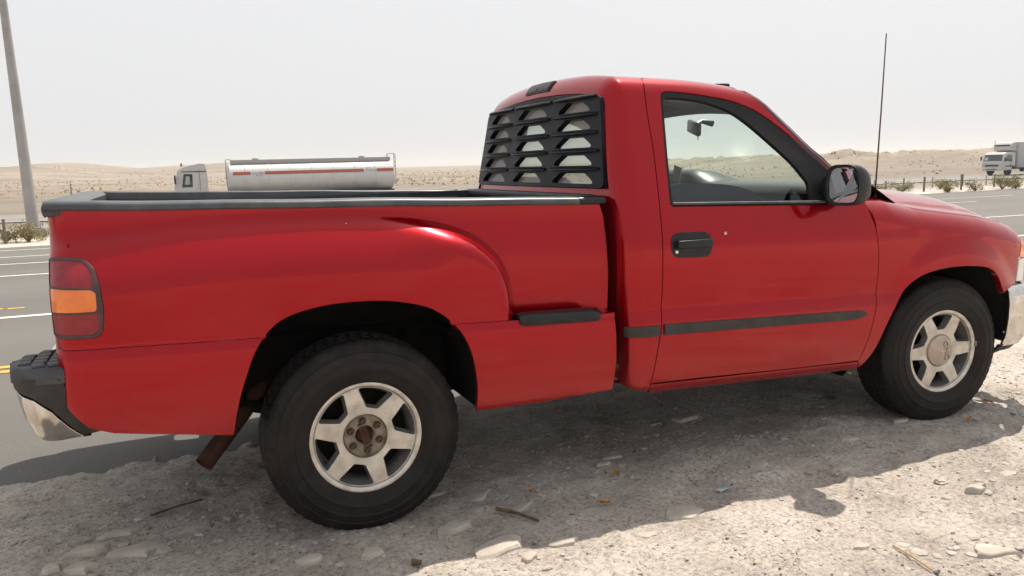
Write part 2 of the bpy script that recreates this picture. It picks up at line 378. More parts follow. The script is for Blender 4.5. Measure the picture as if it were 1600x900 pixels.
I = np.arange((nx-1)*ny).reshape(nx-1, ny)[:, :-1].ravel(); Q = np.stack([I, I+ny, I+ny+1, I+1], 1).astype(np.int32)
me.loops.add(Q.size); me.loops.foreach_set('vertex_index', Q.ravel()); me.polygons.add(len(Q)); me.polygons.foreach_set('loop_start', np.arange(0, Q.size, 4, dtype=np.int32)); me.polygons.foreach_set('use_smooth', np.ones(len(Q), bool)); me.update(calc_edges=True); me.validate()

GROUND, t, b = nodes_mat('desert_ground'); b.inputs['Roughness'].default_value = .95; b.inputs['Specular IOR Level'].default_value = .2
geo_n = t.nodes.new('ShaderNodeNewGeometry')
def N(scale, det=6, rough=.6, vec=None, stretch=None):
    n = t.nodes.new('ShaderNodeTexNoise'); n.inputs['Scale'].default_value = scale; n.inputs['Detail'].default_value = det; n.inputs['Roughness'].default_value = rough
    src = geo_n.outputs['Position']
    if stretch:
        mp = t.nodes.new('ShaderNodeMapping'); mp.inputs['Scale'].default_value = stretch; t.links.new(src, mp.inputs['Vector']); src = mp.outputs[0]
    t.links.new(src, n.inputs['Vector']); return n.outputs['Fac']
def ramp(fac, stops):
    r_ = t.nodes.new('ShaderNodeValToRGB'); e = r_.color_ramp.elements
    while len(e) < len(stops): e.new(.5)
    for q, (p, c) in zip(e, stops): q.position = p; q.color = (*c, 1)
    t.links.new(fac, r_.inputs['Fac']); return r_.outputs[0]
def mixc(a, c, fac, mode='MIX'):
    m_ = t.nodes.new('ShaderNodeMix'); m_.data_type = 'RGBA'; m_.blend_type = mode
    for s_, v in (('A', a), ('B', c)):
        if isinstance(v, tuple): m_.inputs[s_].default_value = (*v, 1)
        else: t.links.new(v, m_.inputs[s_])
    if isinstance(fac, float): m_.inputs['Factor'].default_value = fac
    else: t.links.new(fac, m_.inputs['Factor'])
    return m_.outputs['Result']
def rng_(fac, a, c, d=0., e=1.):
    m_ = t.nodes.new('ShaderNodeMapRange'); m_.inputs['From Min'].default_value = a; m_.inputs['From Max'].default_value = c; m_.inputs['To Min'].default_value = d; m_.inputs['To Max'].default_value = e; t.links.new(fac, m_.inputs['Value']); return m_.outputs[0]
c_near = ramp(N(1.6, 9, .68), [(.34, (.365, .322, .282)), (.5, (.55, .488, .428)), (.62, (.66, .595, .53))])
c_near = mixc(c_near, ramp(N(52, 5, .8), [(.36, (.40, .39, .38)), (.49, (1, 1, 1)), (.62, (1.28, 1.28, 1.27))]), .85, 'MULTIPLY')
c_near = mixc(c_near, (.60, .54, .47), rng_(N(5, 5, .6, stretch=(1, 1.8, 1)), .56, .64, 0, .6))
c_near = mixc(c_near, (.15, .13, .115), rng_(N(14, 6, .8), .58, .70, 0, .55))
c_far = ramp(N(.05, 8, .65, stretch=(.45, 1.4, 1)), [(.33, (.17, .138, .108)), (.5, (.25, .207, .165)), (.68, (.335, .283, .23))])
c_far = mixc(c_far, (.22, .175, .12), rng_(N(.55, 6, .75, stretch=(.7, 1.2, 1)), .54, .66, 0, .62))
sep = t.nodes.new('ShaderNodeSeparateXYZ'); t.links.new(geo_n.outputs['Position'], sep.inputs[0])
plain = ramp(N(.09, 6, .6, stretch=(.12, 1.0, 1)), [(.35, (.17, .144, .118)), (.65, (.225, .193, .16))])
c_far = mixc(plain, c_far, rng_(sep.outputs['Y'], 95, 150))
c_far = mixc(c_far, (.13, .103, .078), rng_(N(.75, 5, .75, stretch=(.45, 1.0, 1.8)), .53, .61, 0, .62))
cc = mixc(c_near, c_far, rng_(sep.outputs['Y'], 22, 50))
t.links.new(cc, b.inputs['Base Color'])
bp = t.nodes.new('ShaderNodeBump'); bp.inputs['Strength'].default_value = 1.0; bp.inputs['Distance'].default_value = .022; t.links.new(N(48, 8, .75), bp.inputs['Height'])
bp2 = t.nodes.new('ShaderNodeBump'); bp2.inputs['Strength'].default_value = .35; bp2.inputs['Distance'].default_value = .02; t.links.new(N(160, 4, .7), bp2.inputs['Height']); t.links.new(bp.outputs[0], bp2.inputs['Normal']); t.links.new(bp2.outputs[0], b.inputs['Normal'])
me.materials.append(GROUND); g_ = bpy.data.objects.new('ground', me); COL.objects.link(g_); struct(g_)

# ---- asphalt road (near carriageway), painted lines, far carriageway
ASPH, t, b = nodes_mat('asphalt'); b.inputs['Roughness'].default_value = .85
geo_n = t.nodes.new('ShaderNodeNewGeometry')
ca = ramp(N(.35, 7, .6, stretch=(.15, 1, 1)), [(.3, (.095, .090, .083)), (.7, (.140, .131, .121))])
ca = mixc(ca, ramp(N(110, 3, .7), [(.3, (.6, .6, .6)), (.7, (1.25, 1.25, 1.25))]), .6, 'MULTIPLY')
ca = mixc(ca, (.085, .08, .075), rng_(N(1.2, 8, .7, stretch=(.06, 1.2, 1)), .56, .72, 0, .6))
t.links.new(ca, b.inputs['Base Color']); bp = t.nodes.new('ShaderNodeBump'); bp.inputs['Strength'].default_value = .5; bp.inputs['Distance'].default_value = .006; t.links.new(N(170, 4, .7), bp.inputs['Height']); t.links.new(bp.outputs[0], b.inputs['Normal'])
def strip(name, xs, y0f, y1f, zf, m, ny=2, parent=None):
    V = []; 
    for x in xs:
        a, c = y0f(x), y1f(x)
        for j in range(ny): y = a+(c-a)*j/(ny-1); V.append((x, y, zf(x, y)))
    F = [(i*ny+j, (i+1)*ny+j, (i+1)*ny+j+1, i*ny+j+1) for i in range(len(xs)-1) for j in range(ny-1)]
    return mesh_obj(name, V, F, m, parent, True)
xr_ = np.concatenate([-np.array(geo(3, 900, .5, 1.25))[::-1], np.arange(-2.9, 6, .03), geo(6, 900, .1, 1.15)])
rn = lambda x: float(road_near(np.array([x]))[0])-.16; rfa = lambda x: float(road_far(np.array([x]))[0])+.4+.5*float(vnoise(np.array([x*.9]), np.array([2.]), 5)[0])
road = struct(strip('road', xr_, rn, rfa, lambda x, y: zroad(y), ASPH, 12))
LINEW = mat('line_white', (.62, .60, .56), .8, col2=(.36, .34, .31), nscale=7, ndet=8, lo=.48, hi=.72)
LINEY = mat('line_yellow', (.62, .36, .05), .8, col2=(.38, .26, .08), nscale=7, ndet=8, lo=.45, hi=.7)
def line(yf, w, x0, x1, m, name='lane_marking', dx=3):
    n = max(2, int((x1-x0)/dx)+1)
    return struct(strip(name, np.linspace(x0, x1, n), lambda x: yf(x)-w/2, lambda x: yf(x)+w/2, lambda x, y: zroad(y)+.004, m))
line(lambda x: 3.20, .10, -120, 200, LINEY); line(lambda x: 3.40, .10, -120, 200, LINEY)
line(lambda x: 6.62-.004*x, .15, -120, 200, LINEW)
line(lambda x: 12.66-.075*np.clip(x+3, 0, 24), .15, -120, 120, LINEW)
line(lambda x: 15.8-.02*x*.2, .15, -120, 18, LINEW)
for k in range(-12, 16): line(lambda x: 18.4, .14, 5.0+9*k, 9.5+9*k, LINEW) if not (k == -1) else line(lambda x: 18.4, .14, -6.5, -2.5, LINEW)
for k in range(-12, 16): line(lambda x: 21.5, .14, 2.0+9*k, 6.6+9*k, LINEW)
line(lambda x: 7.55, .10, -4.0, -2.62, LINEY); line(lambda x: 7.50, .10, -2.56, -2.38, LINEY)
fr_ = struct(strip('far_road', np.linspace(-900, 1200, 80), lambda x: 49.0, lambda x: 60.0, lambda x, y: -1.05+.0*x, mat('far_asphalt', (.17, .16, .15), .9, col2=(.21, .195, .18), nscale=.2, coords='Object'), 4))
struct(strip('lane_marking', np.linspace(-900, 1200, 80), lambda x: 49.5, lambda x: 49.7, lambda x, y: -1.044, LINEW)); struct(strip('lane_marking', np.linspace(-900, 1200, 80), lambda x: 54.4, lambda x: 54.6, lambda x, y: -1.044, LINEW))
def text_mesh(o, name, par):
    dg = bpy.context.evaluated_depsgraph_get(); me = bpy.data.meshes.new_from_object(o.evaluated_get(dg)); q = bpy.data.objects.new(name, me); COL.objects.link(q); q.matrix_basis = o.matrix_basis.copy(); q.parent = par; bpy.data.objects.remove(o); return q
# ================================================================== the pickup
T = tag(empty('pickup_truck'), 'red single-cab pickup truck with stepside bed parked on the gravel shoulder', 'pickup truck')
PROF = catmull([(.938, .425), (.960, .44), (.976, .50), (.982, .58), (.983, .68), (.980, .745), (.974, .775), (.9675, .796), (.9660, .806), (.9675, .835), (.970, .87), (.973, .95), (.972, 1.03), (.965, 1.11), (.950, 1.18), (.938, 1.225), (.930, 1.25), (.8803, 1.377), (.8305, 1.504), (.7807, 1.631), (.748, 1.715), (.733, 1.748), (.706, 1.780), (.662, 1.803), (.60, 1.815), (.45, 1.832), (.25, 1.843), (0, 1.848)], 10)
PROF = np.array(PROF); PB = .425+np.concatenate([[0], np.cumsum(np.linalg.norm(np.diff(PROF, axis=0), axis=1))]); BM = PB[-1]
PT = np.gradient(PROF, axis=0); PT /= np.linalg.norm(PT, axis=1)[:, None]
def B(zb): return np.interp(zb, PROF[:, 1], PB)
def Wd(zb): return np.interp(zb, PROF[:, 1], PROF[:, 0])
def bhw(hw): return float(np.interp(-hw, -PROF[150:, 0], PB[150:]))
RC = .09; AC = 1.12+RC; AMIN = AC-RC*math.pi/2
def rear_lean(y, z): return np.where(z > 1.25, (z-1.25)*.125, 0)-.03*(1-np.clip(np.abs(y)/.84, 0, 1)**2)
def cabfn(P):
    a = P[:, 0]; b = P[:, 1]; far = b > BM; bb = np.where(far, 2*BM-b, b)
    hw = np.interp(bb, PB, PROF[:, 0]); z = np.interp(bb, PB, PROF[:, 1]); nh = np.interp(bb, PB, PT[:, 1]); nz = -np.interp(bb, PB, PT[:, 0])
    th = np.clip((AC-a)/RC, 0, math.pi/2); ins = RC*(1-np.cos(th)); x = np.where(a >= AC, a, AC-RC*np.sin(th))
    hw = hw-ins*nh; z = z-ins*nz
    z = z-np.where((x > 1.5) & (z > 1.45), .03*(np.clip(x-1.5, 0, 1)/.45)**2*np.clip((z-1.45)/.35, 0, 1), 0)
    wgt = np.clip((1.34-a)/.22, 0, 1); wgt = wgt*wgt*(3-2*wgt)
    y = np.where(far, hw, -hw); x = x+rear_lean(y, z)*wgt
    return rake(np.stack([x, y, z], 1))
XA = np.array([(2.44, 1.245), (2.37, 1.31), (2.286, 1.399), (2.194, 1.497), (2.098, 1.617), (1.984, 1.735), (1.943, 1.764), (1.902, 1.785)])
def pl(pts): return [(x, float(B(z))) for x, z in pts]
seamB = [(1.237, .476), (1.258, .59), (1.285, .73), (1.293, .83), (1.297, 1.031), (1.302, 1.192), (1.312, 1.30), (1.331, 1.464), (1.343, 1.674), (1.352, 1.745)]
sB = catmull(seamB, 5)
bT = bhw(.645)
# cab shell: rear quarters and roof in one sheet
near = [(AMIN, float(B(.445)))]+pl([(1.237, .445)])+pl(sB)+[(1.372, bT-.03), (1.40, bT), (1.80, bT), (1.85, bT-.008), (1.90, bT+.0)]
front = [(2.045-.115*(q/.66)**2, bhw(q)) for q in np.linspace(.60, .02, 14)]
half = near+front
cab_poly = half+[(a, 2*BM-b) for a, b in half[::-1]]
cab = panel('cab_shell', cab_poly, cabfn, PAINT, T, h=.03, depth=.025)
# rear wall with the window opening
def wallfn(dx):
    def g(P):
        y = -P[:, 0]; z = P[:, 1]; return rake(np.stack([1.12+rear_lean(y, z)+dx, y, z], 1))
    return g
lp = []
for b_ in np.concatenate([[B(.445)], np.linspace(B(.5), BM, 60)]):
    hw = np.interp(b_, PB, PROF[:, 0]); z = np.interp(b_, PB, PROF[:, 1]); nh = np.interp(b_, PB, PT[:, 1]); nz = -np.interp(b_, PB, PT[:, 0])
    lp.append((hw-RC*nh, z-RC*nz))
wall_poly = [(h_, z) for h_, z in lp]+[(-h_, z) for h_, z in lp[::-1][1:]]
LOUV_P = rounded([(.795, 1.312), (.69, 1.722), (.42, 1.744), (.15, 1.752), (-.15, 1.752), (-.42, 1.744), (-.69, 1.722), (-.795, 1.312)], [.03, .05, .3, .3, .3, .3, .05, .03], 4)
ctr = np.array([0, 1.53])
win_hole = [tuple(ctr+(np.array(p)-ctr)*[.965, .93]) for p in LOUV_P]
panel('cab_rear_panel', wall_poly, wallfn(.008), PAINT, T, holes=[win_hole], h=.045, gap=.002, depth=.02)
panel('rear_window', win_hole, wallfn(.016), RGLASS, T, h=.08, gap=.0005, depth=.001)
# louver: a frame with 3 x 5 openings and a hooded slat over each
cells = []; slat = []
for c0, c1 in ((-.735, -.275), (-.215, .215), (.275, .735)):
    for k in range(5):
        z0 = 1.334+.081*k; z1 = z0+.047; sh = .115*((z0-1.312)/.41)
        a0, a1 = c0, c1
        if c0 < -.5: a0 = c0+sh*.95
        if c1 > .5: a1 = c1-sh*.95
        cells.append(rounded([(a0+.02, z0), (a1-.02, z0), (a1-.12, z1), (a0+.12, z1)], .008, 3)); slat.append((a0-.012, a1+.012, z1+.016))
lf = panel('window_louver', LOUV_P, wallfn(-.014), LOUV, T, holes=cells, h=.04, gap=.004, depth=.03)
for a0, a1, z1 in slat:
    sec = [(.0, .012), (.014, .009), (.028, .001), (.029, -.004), (.022, -.005), (.0, -.004)]; mb = MB(); V = []; ny = 7
    for i in range(ny):
        yy = a0+(a1-a0)*i/(ny-1); e = 1-abs(2*i/(ny-1)-1)**6*.65
        for d, dz in sec:
            p = wallfn(-.014-d*e)(np.array([[yy, z1+dz*(.6+.4*e)]]))[0]; V.append(tuple(p))
    ns = len(sec); F = [(i*ns+j, i*ns+(j+1) % ns, (i+1)*ns+(j+1) % ns, (i+1)*ns+j) for i in range(ny-1) for j in range(ns)]+[tuple(range(ns)), tuple((ny-1)*ns+j for j in range(ns))]
    mb.add(V, F).build('slat', LOUV, lf, True, 30)
# high brake lamp on the rear roof edge
off_cab = off(cabfn, .006)
hb = panel('brake_lamp', rounded([(1.095, BM-.15), (1.165, BM-.15), (1.165, BM+.15), (1.095, BM+.15)], .012), off_cab, BLACK, T, h=.02, gap=.003, depth=.008)
panel('lens', rounded([(1.102, BM-.138), (1.157, BM-.138), (1.157, BM+.138), (1.102, BM+.138)], .008), off(cabfn, .009), LSMOKE, hb, h=.02, gap=.002, depth=.003)
# doors
opening = catmull([(1.428, 1.715), (1.437, 1.732), (1.462, 1.742), (1.526, 1.742), (1.653, 1.735), (1.827, 1.72), (1.941, 1.688), (2.046, 1.624), (2.145, 1.536), (2.241, 1.429)], 4)+[(2.300, 1.36), (2.318, 1.315), (2.318, 1.26), (2.300, 1.237), (1.372, 1.240), (1.362, 1.248), (1.362, 1.262), (1.389, 1.464)]
glassp = [(1.437, 1.690), (1.444, 1.707), (1.462, 1.715)]+catmull([(1.53, 1.716), (1.653, 1.706), (1.785, 1.674), (1.863, 1.631), (1.965, 1.545), (2.077, 1.427), (2.135, 1.348)], 4)+[(2.138, 1.33), (2.127, 1.256), (1.378, 1.258), (1.399, 1.437)]
doorF = catmull([(2.404, .478), (2.463, .616), (2.500, .76), (2.508, .831), (2.506, 1.018), (2.486, 1.156), (2.452, 1.245)], 4)
frontedge = [(x, z) for x, z in XA[1:]]
door_poly = pl([(1.237, .476), (1.5, .478), (2.0, .474)]+doorF+frontedge)+[(1.85, bT-.012), (1.80, bT), (1.40, bT), (1.372, bT-.03)]+pl(sB[::-1])[:-1]
opn = pl(opening); gls = pl(glassp)
door = panel('door', door_poly, cabfn, PAINT, T, holes=[opn], h=.028, depth=.03, hole_depth=.02)
def door_bits(side):
    parts = []
    fr = panel('window_seal', opn, off(cabfn, -.005), RUBBER, side, holes=[gls], h=.03, gap=.002, depth=.012, hole_depth=.02); parts.append(fr)
    g = panel('window_pane', gls, off(cabfn, -.014), GLASS, side, h=.08, gap=-.004, depth=.001); parts.append(g)
    mp = rounded(pl([(1.294, .689), (2.338, .687), (2.398, .694), (2.446, .713), (2.400, .731), (2.339, .732), (1.294, .738)]), [.004, .0, .05, .012, .05, .0, .004])
    parts.append(panel('door_moulding', mp, off(cabfn, .011), GREYP, side, h=.03, gap=.004, depth=.012))
    hp = rounded(pl([(1.335, 1.018), (1.548, 1.018), (1.550, 1.130), (1.338, 1.130)]), .050, 8)
    parts.append(panel('handle_plate', hp, off(cabfn, .004), BLACK, side, h=.02, gap=.004, depth=.006))
    return parts
dbits = door_bits(door)
def P3(x, zb, d=0): return tuple(off(cabfn, d)(np.array([[x, float(B(zb))]]))[0])
hb_ = MB(); c = P3(1.447, 1.078, .020); hb_.box(c, (.180, .022, .036), .009); dbits.append(hb_.build('door_handle', BLACK, door))
c = P3(1.362, 1.045, .006); dbits.append(MB().lathe([(.0001, .003), (.007, .002), (.008, 0)], c, 16).build('door_lock', CHROME, door))
strip = MB().tube([P3(x, 1.249, .002) for x in np.linspace(1.37, 2.26, 16)], .006, 8).build('belt_strip', RAIL, door); dbits.append(strip)
chip = MB().lathe([(.0001, .0012), (.007, .0012), (.008, -.002)], P3(1.622, 1.118, .0005), 7).build('paint_chip', ALLOY, door)
for cx_, cz_, sz_ in ((.02, 1.201, .004), (-.62, 1.178, .003), (.30, 1.17, .0045), (.34, 1.09, .003)): pass
door2 = twin(door)
for d_ in dbits: q = twin(d_); q.parent = door2
# rear quarter moulding, rocker sill
qm = panel('quarter_moulding', pl([(1.112, .686), (1.272, .687), (1.272, .734), (1.112, .733)]), off(cabfn, .011), GREYP, T, h=.03, gap=.003, depth=.012); twin(qm)
rk = panel('rocker_sill', pl([(1.237, .428), (2.415, .428), (2.40, .474), (1.237, .472)]), cabfn, PAINT, T, h=.02, gap=.0015, depth=.02); twin(rk)
# A pillars, windshield, black trim
def pilfn(s):
    def g(P):
        zb = P[:, 1]; th = np.clip(P[:, 0]/.04, 0, math.pi/2); xa = np.interp(zb, XA[:, 1], XA[:, 0]); hw = Wd(zb)
        zd = zb-np.where((xa > 1.5) & (zb > 1.45), .03*(np.clip(xa-1.5, 0, 1)/.45)**2*np.clip((zb-1.45)/.35, 0, 1), 0)
        return rake(np.stack([xa+.04*np.sin(th), -(hw-.04*(1-np.cos(th))), zd], 1))
    return g
zz = np.linspace(1.25, 1.782, 24)
ap = grid_obj('windshield_pillar', pilfn(1), np.linspace(.063, 0, 7), zz, PAINT, T); twin(ap)
EB, EC = np.array([2.475, .885, 1.243]), np.array([2.68, 0, 1.262]); ET, ECT = np.array([1.952, .652, 1.783]), np.array([2.05, 0, 1.815])
def wsfn(P):
    s = P[:, 1]; q = P[:, 0]
    zE = EB[2]+(ET[2]-EB[2])*s; xE = np.interp(zE, XA[:, 1], XA[:, 0])+.042; hE = Wd(zE)-.04
    zE = zE-.030*(np.clip(xE-1.5, 0, 1)/.45)**2*np.clip((zE-1.45)/.35, 0, 1)
    Cc = EC[None]+(ECT-EC)[None]*s[:, None]; k = 1-q*q
    return rake(np.stack([xE+(Cc[:, 0]-xE)*k, -hE*q, zE+(Cc[:, 2]-zE)*k], 1))
def wsub(name, s0, s1, m, par=T): return grid_obj(name, wsfn, np.linspace(1, -1, 31), np.linspace(s0, s1, max(3, int(20*(s1-s0)))), m, par)
ws = wsub('windshield', .0, .885, WGLASS); wsub('shade_band', .885, 1, BAND, ws)
tr = MB()
for q in (1.0, -1.0):
    tr.tube([wsfn(np.array([[q, s]]))[0]+np.array([.004, 0, .004]) for s in np.linspace(.02, 1, 20)], .008, 8)
tr.tube([wsfn(np.array([[q, 1.0]]))[0]+np.array([.0, 0, .004]) for q in np.linspace(1, -1, 24)], .009, 8)
tr.build('windshield_trim', RUBBER, T)
# roof marker
rbox('roof_marker', (1.93, -.50, Z(1.93, 1.805)), (.075, .05, .026), .008, LSMOKE, T); rbox('roof_marker', (1.93, .50, Z(1.93, 1.805)), (.075, .05, .026), .008, LSMOKE, T)

# ------------------------------------------------ front: fender, hood, nose
ZS = np.array([(2.30, 1.285), (2.45, 1.282), (2.60, 1.270), (2.70, 1.248), (2.79, 1.229), (2.944, 1.211), (3.265, 1.178), (3.459, 1.147), (3.559, 1.123), (3.647, 1.088), (3.75, 1.03), (3.85, .95)])
CR = np.array([(2.4, .02), (2.65, .055), (2.95, .105), (3.35, .118), (3.6, .105), (3.75, .07), (3.85, .05)])
def zs_(x): return np.interp(x, ZS[:, 0], ZS[:, 1])
def sm(t): t = np.clip(t, 0, 1); return t*t*(3-2*t)
_pz = PROF[:, 1] < 1.24
def Wf0(zb): return np.interp(zb, PROF[_pz, 1], PROF[_pz, 0])
def Wf(x, zb):
    rho = np.hypot(x-3.03, zb-.42); fl = .016*sm((.66-rho)/.12)*sm((x-2.55)/.25)
    return Wf0(np.minimum(zb, 1.11))-.075*(np.clip(x-3.05, 0, 2)/.6)**2-1.0*np.clip(x-3.52, 0, 1)**2+fl
def frontfn(P):
    x = P[:, 0]; b = P[:, 1]; zs = zs_(x); b1 = zs-.13; w1 = Wf(x, b1); yw = w1-.17; tot = b1+.2356+yw; far = b > tot; b = np.where(far, 2*tot-b, b)
    ph = np.clip((b-b1)/.15, 0, math.pi/2); q = np.clip(b-b1-.2356, 0, 9)
    y = np.where(b < b1, Wf(x, b), w1-.17*(1-np.cos(ph))-q); z = np.where(b < b1, b, b1+.13*np.sin(ph))
    cr = np.interp(x, CR[:, 0], CR[:, 1]); z = z+np.where(q > 0, cr*(1-np.clip(y/yw, 0, 1)**3)*sm(q/.07), 0)
    # soften the fold between shoulder and hood crown
    return rake(np.stack([x, np.where(far, y, -y), z], 1))
def tot_(x): b1 = zs_(x)-.13; return b1+.2356+Wf(x, b1)-.17
SEAM = catmull([(2.600, .325), (2.645, .285), (2.70, .215), (2.745, .172), (2.80, .154), (2.95, .150), (3.20, .150), (3.45, .150), (3.55, .150), (3.61, .150)], 5)
seam = [(x, float(zs_(x)-.13+k)) for x, k in SEAM]
arch_f = catmull([(2.430, .446), (2.493, .517), (2.582, .671), (2.651, .777), (2.754, .867), (2.922, .908), (3.146, .912), (3.288, .886), (3.371, .814), (3.391, .76)], 4)
fend = doorF[:-1]+[(2.452, 1.245)]
fp = fend+[(2.43, float(zs_(2.43)-.13+.20)), (2.44, float(zs_(2.44)-.13+.30))]+[(2.56, float(zs_(2.56)-.13+.332))]+seam
fp += [(3.595, 1.062), (3.575, 1.03), (3.552, .935), (3.546, .80), (3.44, .775), (3.405, .765)]+arch_f[::-1]+[(2.41, .44)]
fd = panel('front_fender', fp, frontfn, PAINT, T, h=.028, gap=.0045, depth=.03); fd2 = twin(fd)
hs_ = [(x, b_) for x, b_ in seam]
hood_poly = hs_+[(x, b_) for x, b_ in [(3.61+.15*(1-(1-k)**2), float(zs_(3.61)-.13+.150+(tot_(3.72)-(zs_(3.61)-.13+.150))*k)) for k in np.linspace(.1, 1, 10)]]
h2 = [(x, 2*float(tot_(x))-b_) for x, b_ in hood_poly[::-1]]
hood = panel('hood', hood_poly+h2[1:], frontfn, PAINT, T, h=.028, gap=.006, depth=.025)
# cowl behind the hood
def cowlfn(P):
    x = P[:, 0]; return rake(np.stack([x+.07*(1-(P[:, 1]/.86)**2), -P[:, 1], 1.250-.02*0*x+.016*(1-(P[:, 1]/.86)**2)], 1))
grid_obj('cowl', cowlfn, np.linspace(2.66, 2.42, 5), np.linspace(-.83, .83, 21), mat('cowl_plastic', (.07, .072, .074), .6, col2=(.11, .11, .11), nscale=12), T)
for y0, y1 in ((-.15, -.70), (.45, -.12)):
    MB().tube([(2.66+.02, y0, Z(2.66, 1.272)), (2.60, y0-.05, Z(2.6, 1.296)), (2.50+.02, y1, Z(2.5, 1.30))], [.012, .009, .006], 8).build('wiper', BLACK, T)
    MB().box((2.545, (y0+y1)/2-.02, Z(2.55, 1.312)), (.022, .5, .014), .004).build('wiper', BLACK, T)
# corner lamps
sig = panel('turn_signal', rounded([(3.556, .937), (3.74, .937), (3.72, 1.03), (3.60, 1.066), (3.578, 1.03)], .01), off(frontfn, .003), LAMB, T, h=.025, gap=.003, depth=.02); twin(sig)
mk = panel('marker_lamp', rounded([(3.549, .805), (3.74, .805), (3.74, .929), (3.553, .929)], .01), off(frontfn, .003), LCLR, T, h=.025, gap=.003, depth=.02); twin(mk)
# nose between the lamps
nose = [(.80, 3.72), (.60, 3.775), (.3, 3.80), (0, 3.81)]
def nosefn(d):
    def g(P):
        y = P[:, 0]; ax = np.interp(np.abs(y), [q[0] for q in nose[::-1]], [q[1] for q in nose[::-1]]); return rake(np.stack([ax+d-.12*(P[:, 1]-.8)**2/.08*.5, y, P[:, 1]], 1))
    return g
panel('nose_panel', [(-.78, .785), (.78, .785), (.78, 1.05), (-.78, 1.05)], nosefn(-.01), BLACK, T, h=.06, depth=.06)
for s in (-1, 1): panel('headlight', rounded([(s*.46, .81), (s*.77, .81), (s*.77, 1.03), (s*.46, 1.03)], .02), nosefn(.006), LCLR, T, h=.05, depth=.02)
gr = panel('grille', rounded([(-.44, .80), (.44, .80), (.44, 1.05), (-.44, 1.05)], .03), nosefn(.008), CHROME, T, holes=[rounded([(-.40, .83), (.40, .83), (.40, 1.02), (-.40, 1.02)], .02)], h=.05, depth=.02)
for k in range(3): MB().box((3.79, 0, Z(3.79, .875+.05*k)), (.02, .80, .012), .003).build('bar', BLACK, gr)
tx = bpy.data.curves.new('emblem', 'FONT'); tx.body = 'GMC'; tx.size = .13; tx.extrude = .006; tx.align_x = 'CENTER'; tx.align_y = 'CENTER'
to = bpy.data.objects.new('emblem', tx); COL.objects.link(to); to.location = (3.818, 0, Z(3.8, .925)); to.rotation_euler = (R_(90), 0, R_(90)); tx.materials.append(LRED); text_mesh(to, 'emblem', gr)
# front bumper
def pathfn(pth, sec):
    Pp = np.array(pth); L = np.concatenate([[0], np.cumsum(np.linalg.norm(np.diff(Pp, axis=0), axis=1))]); Tn = np.gradient(Pp, axis=0); Tn /= np.linalg.norm(Tn, axis=1)[:, None]; S = np.array(sec)
    def g(P):
        x = np.interp(P[:, 0], L, Pp[:, 0]); y = np.interp(P[:, 0], L, Pp[:, 1]); tx_ = np.interp(P[:, 0], L, Tn[:, 0]); ty = np.interp(P[:, 0], L, Tn[:, 1]); o_ = np.interp(P[:, 1], S[:, 0], S[:, 1])
        return rake(np.stack([x+ty*o_, y-tx_*o_, P[:, 1]], 1))
    return g, L[-1]
hb1 = catmull([(3.43, -.962), (3.53, -.957), (3.63, -.925), (3.76, -.83), (3.83, -.6), (3.865, -.3), (3.875, 0)], 8); bpath = hb1+[(x, -y) for x, y in hb1[::-1][1:]]
bf, bl = pathfn(bpath, [(.44, -.06), (.47, -.02), (.52, .004), (.62, .015), (.70, .015), (.765, .006), (.785, -.008), (.80, -.05)])
panel('front_bumper', rounded([(0, .46), (bl, .46), (bl, .795), (0, .795)], .03), bf, CHROME, T, h=.035, depth=.012)
bl2, _ = pathfn(bpath, [(.40, -.10), (.455, -.035), (.48, -.03)])
panel('air_dam', [(.0, .425), (bl, .425), (bl, .47), (0, .47)], bl2, GREYP, T, h=.04, depth=.012)
MB().add([(3.345, -.95, Z(3.3, .437)), (3.45, -.955, Z(3.4, .47)), (3.47, -.93, Z(3.4, .45)), (3.345, -.90, Z(3.3, .43)), (3.345, -.95, Z(3.3, .429)), (3.45, -.955, Z(3.4, .455))], [(0, 1, 2, 3), (4, 5, 1, 0)]).build('air_dam_tip', GREYP, T)

# ------------------------------------------------ bed
RIDGE = np.array([(-1.30, 1.125), (-1.05, 1.14), (-.866, 1.165)]+catmull([(-.713, 1.180), (-.559, 1.197), (-.231, 1.211), (.12, 1.212), (.315, 1.191), (.47, 1.142), (.575, 1.062), (.628, .969), (.648, .864), (.650, .79), (.650, .30)], 6))
rpoly = np.concatenate([RIDGE, [(-1.30, .30)]])
def rdist(P):
    d = np.full(len(P), 1e9)
    for i in range(len(RIDGE)-1):
        a, c = RIDGE[i], RIDGE[i+1]; e = c-a; t_ = np.clip(((P-a)@e)/(e@e), 0, 1); q = P-(a+t_[:, None]*e); d = np.minimum(d, q[:, 0]**2+q[:, 1]**2)
    d = np.sqrt(d); return np.where(pip(rpoly, P), d, -d)
YF = np.array(catmull([(.955, .42), (.972, .48), (.980, .55), (.983, .68), (.981, .745), (.978, .775), (.9705, .7965), (.9690, .7985), (.9705, .835), (.973, .87), (.978, .95), (.979, 1.05), (.972, 1.15), (.955, 1.25)], 6))
RB = .085; UB = -.928
def ybox(z): return .838+.016*sm((1.25-z)/.30)
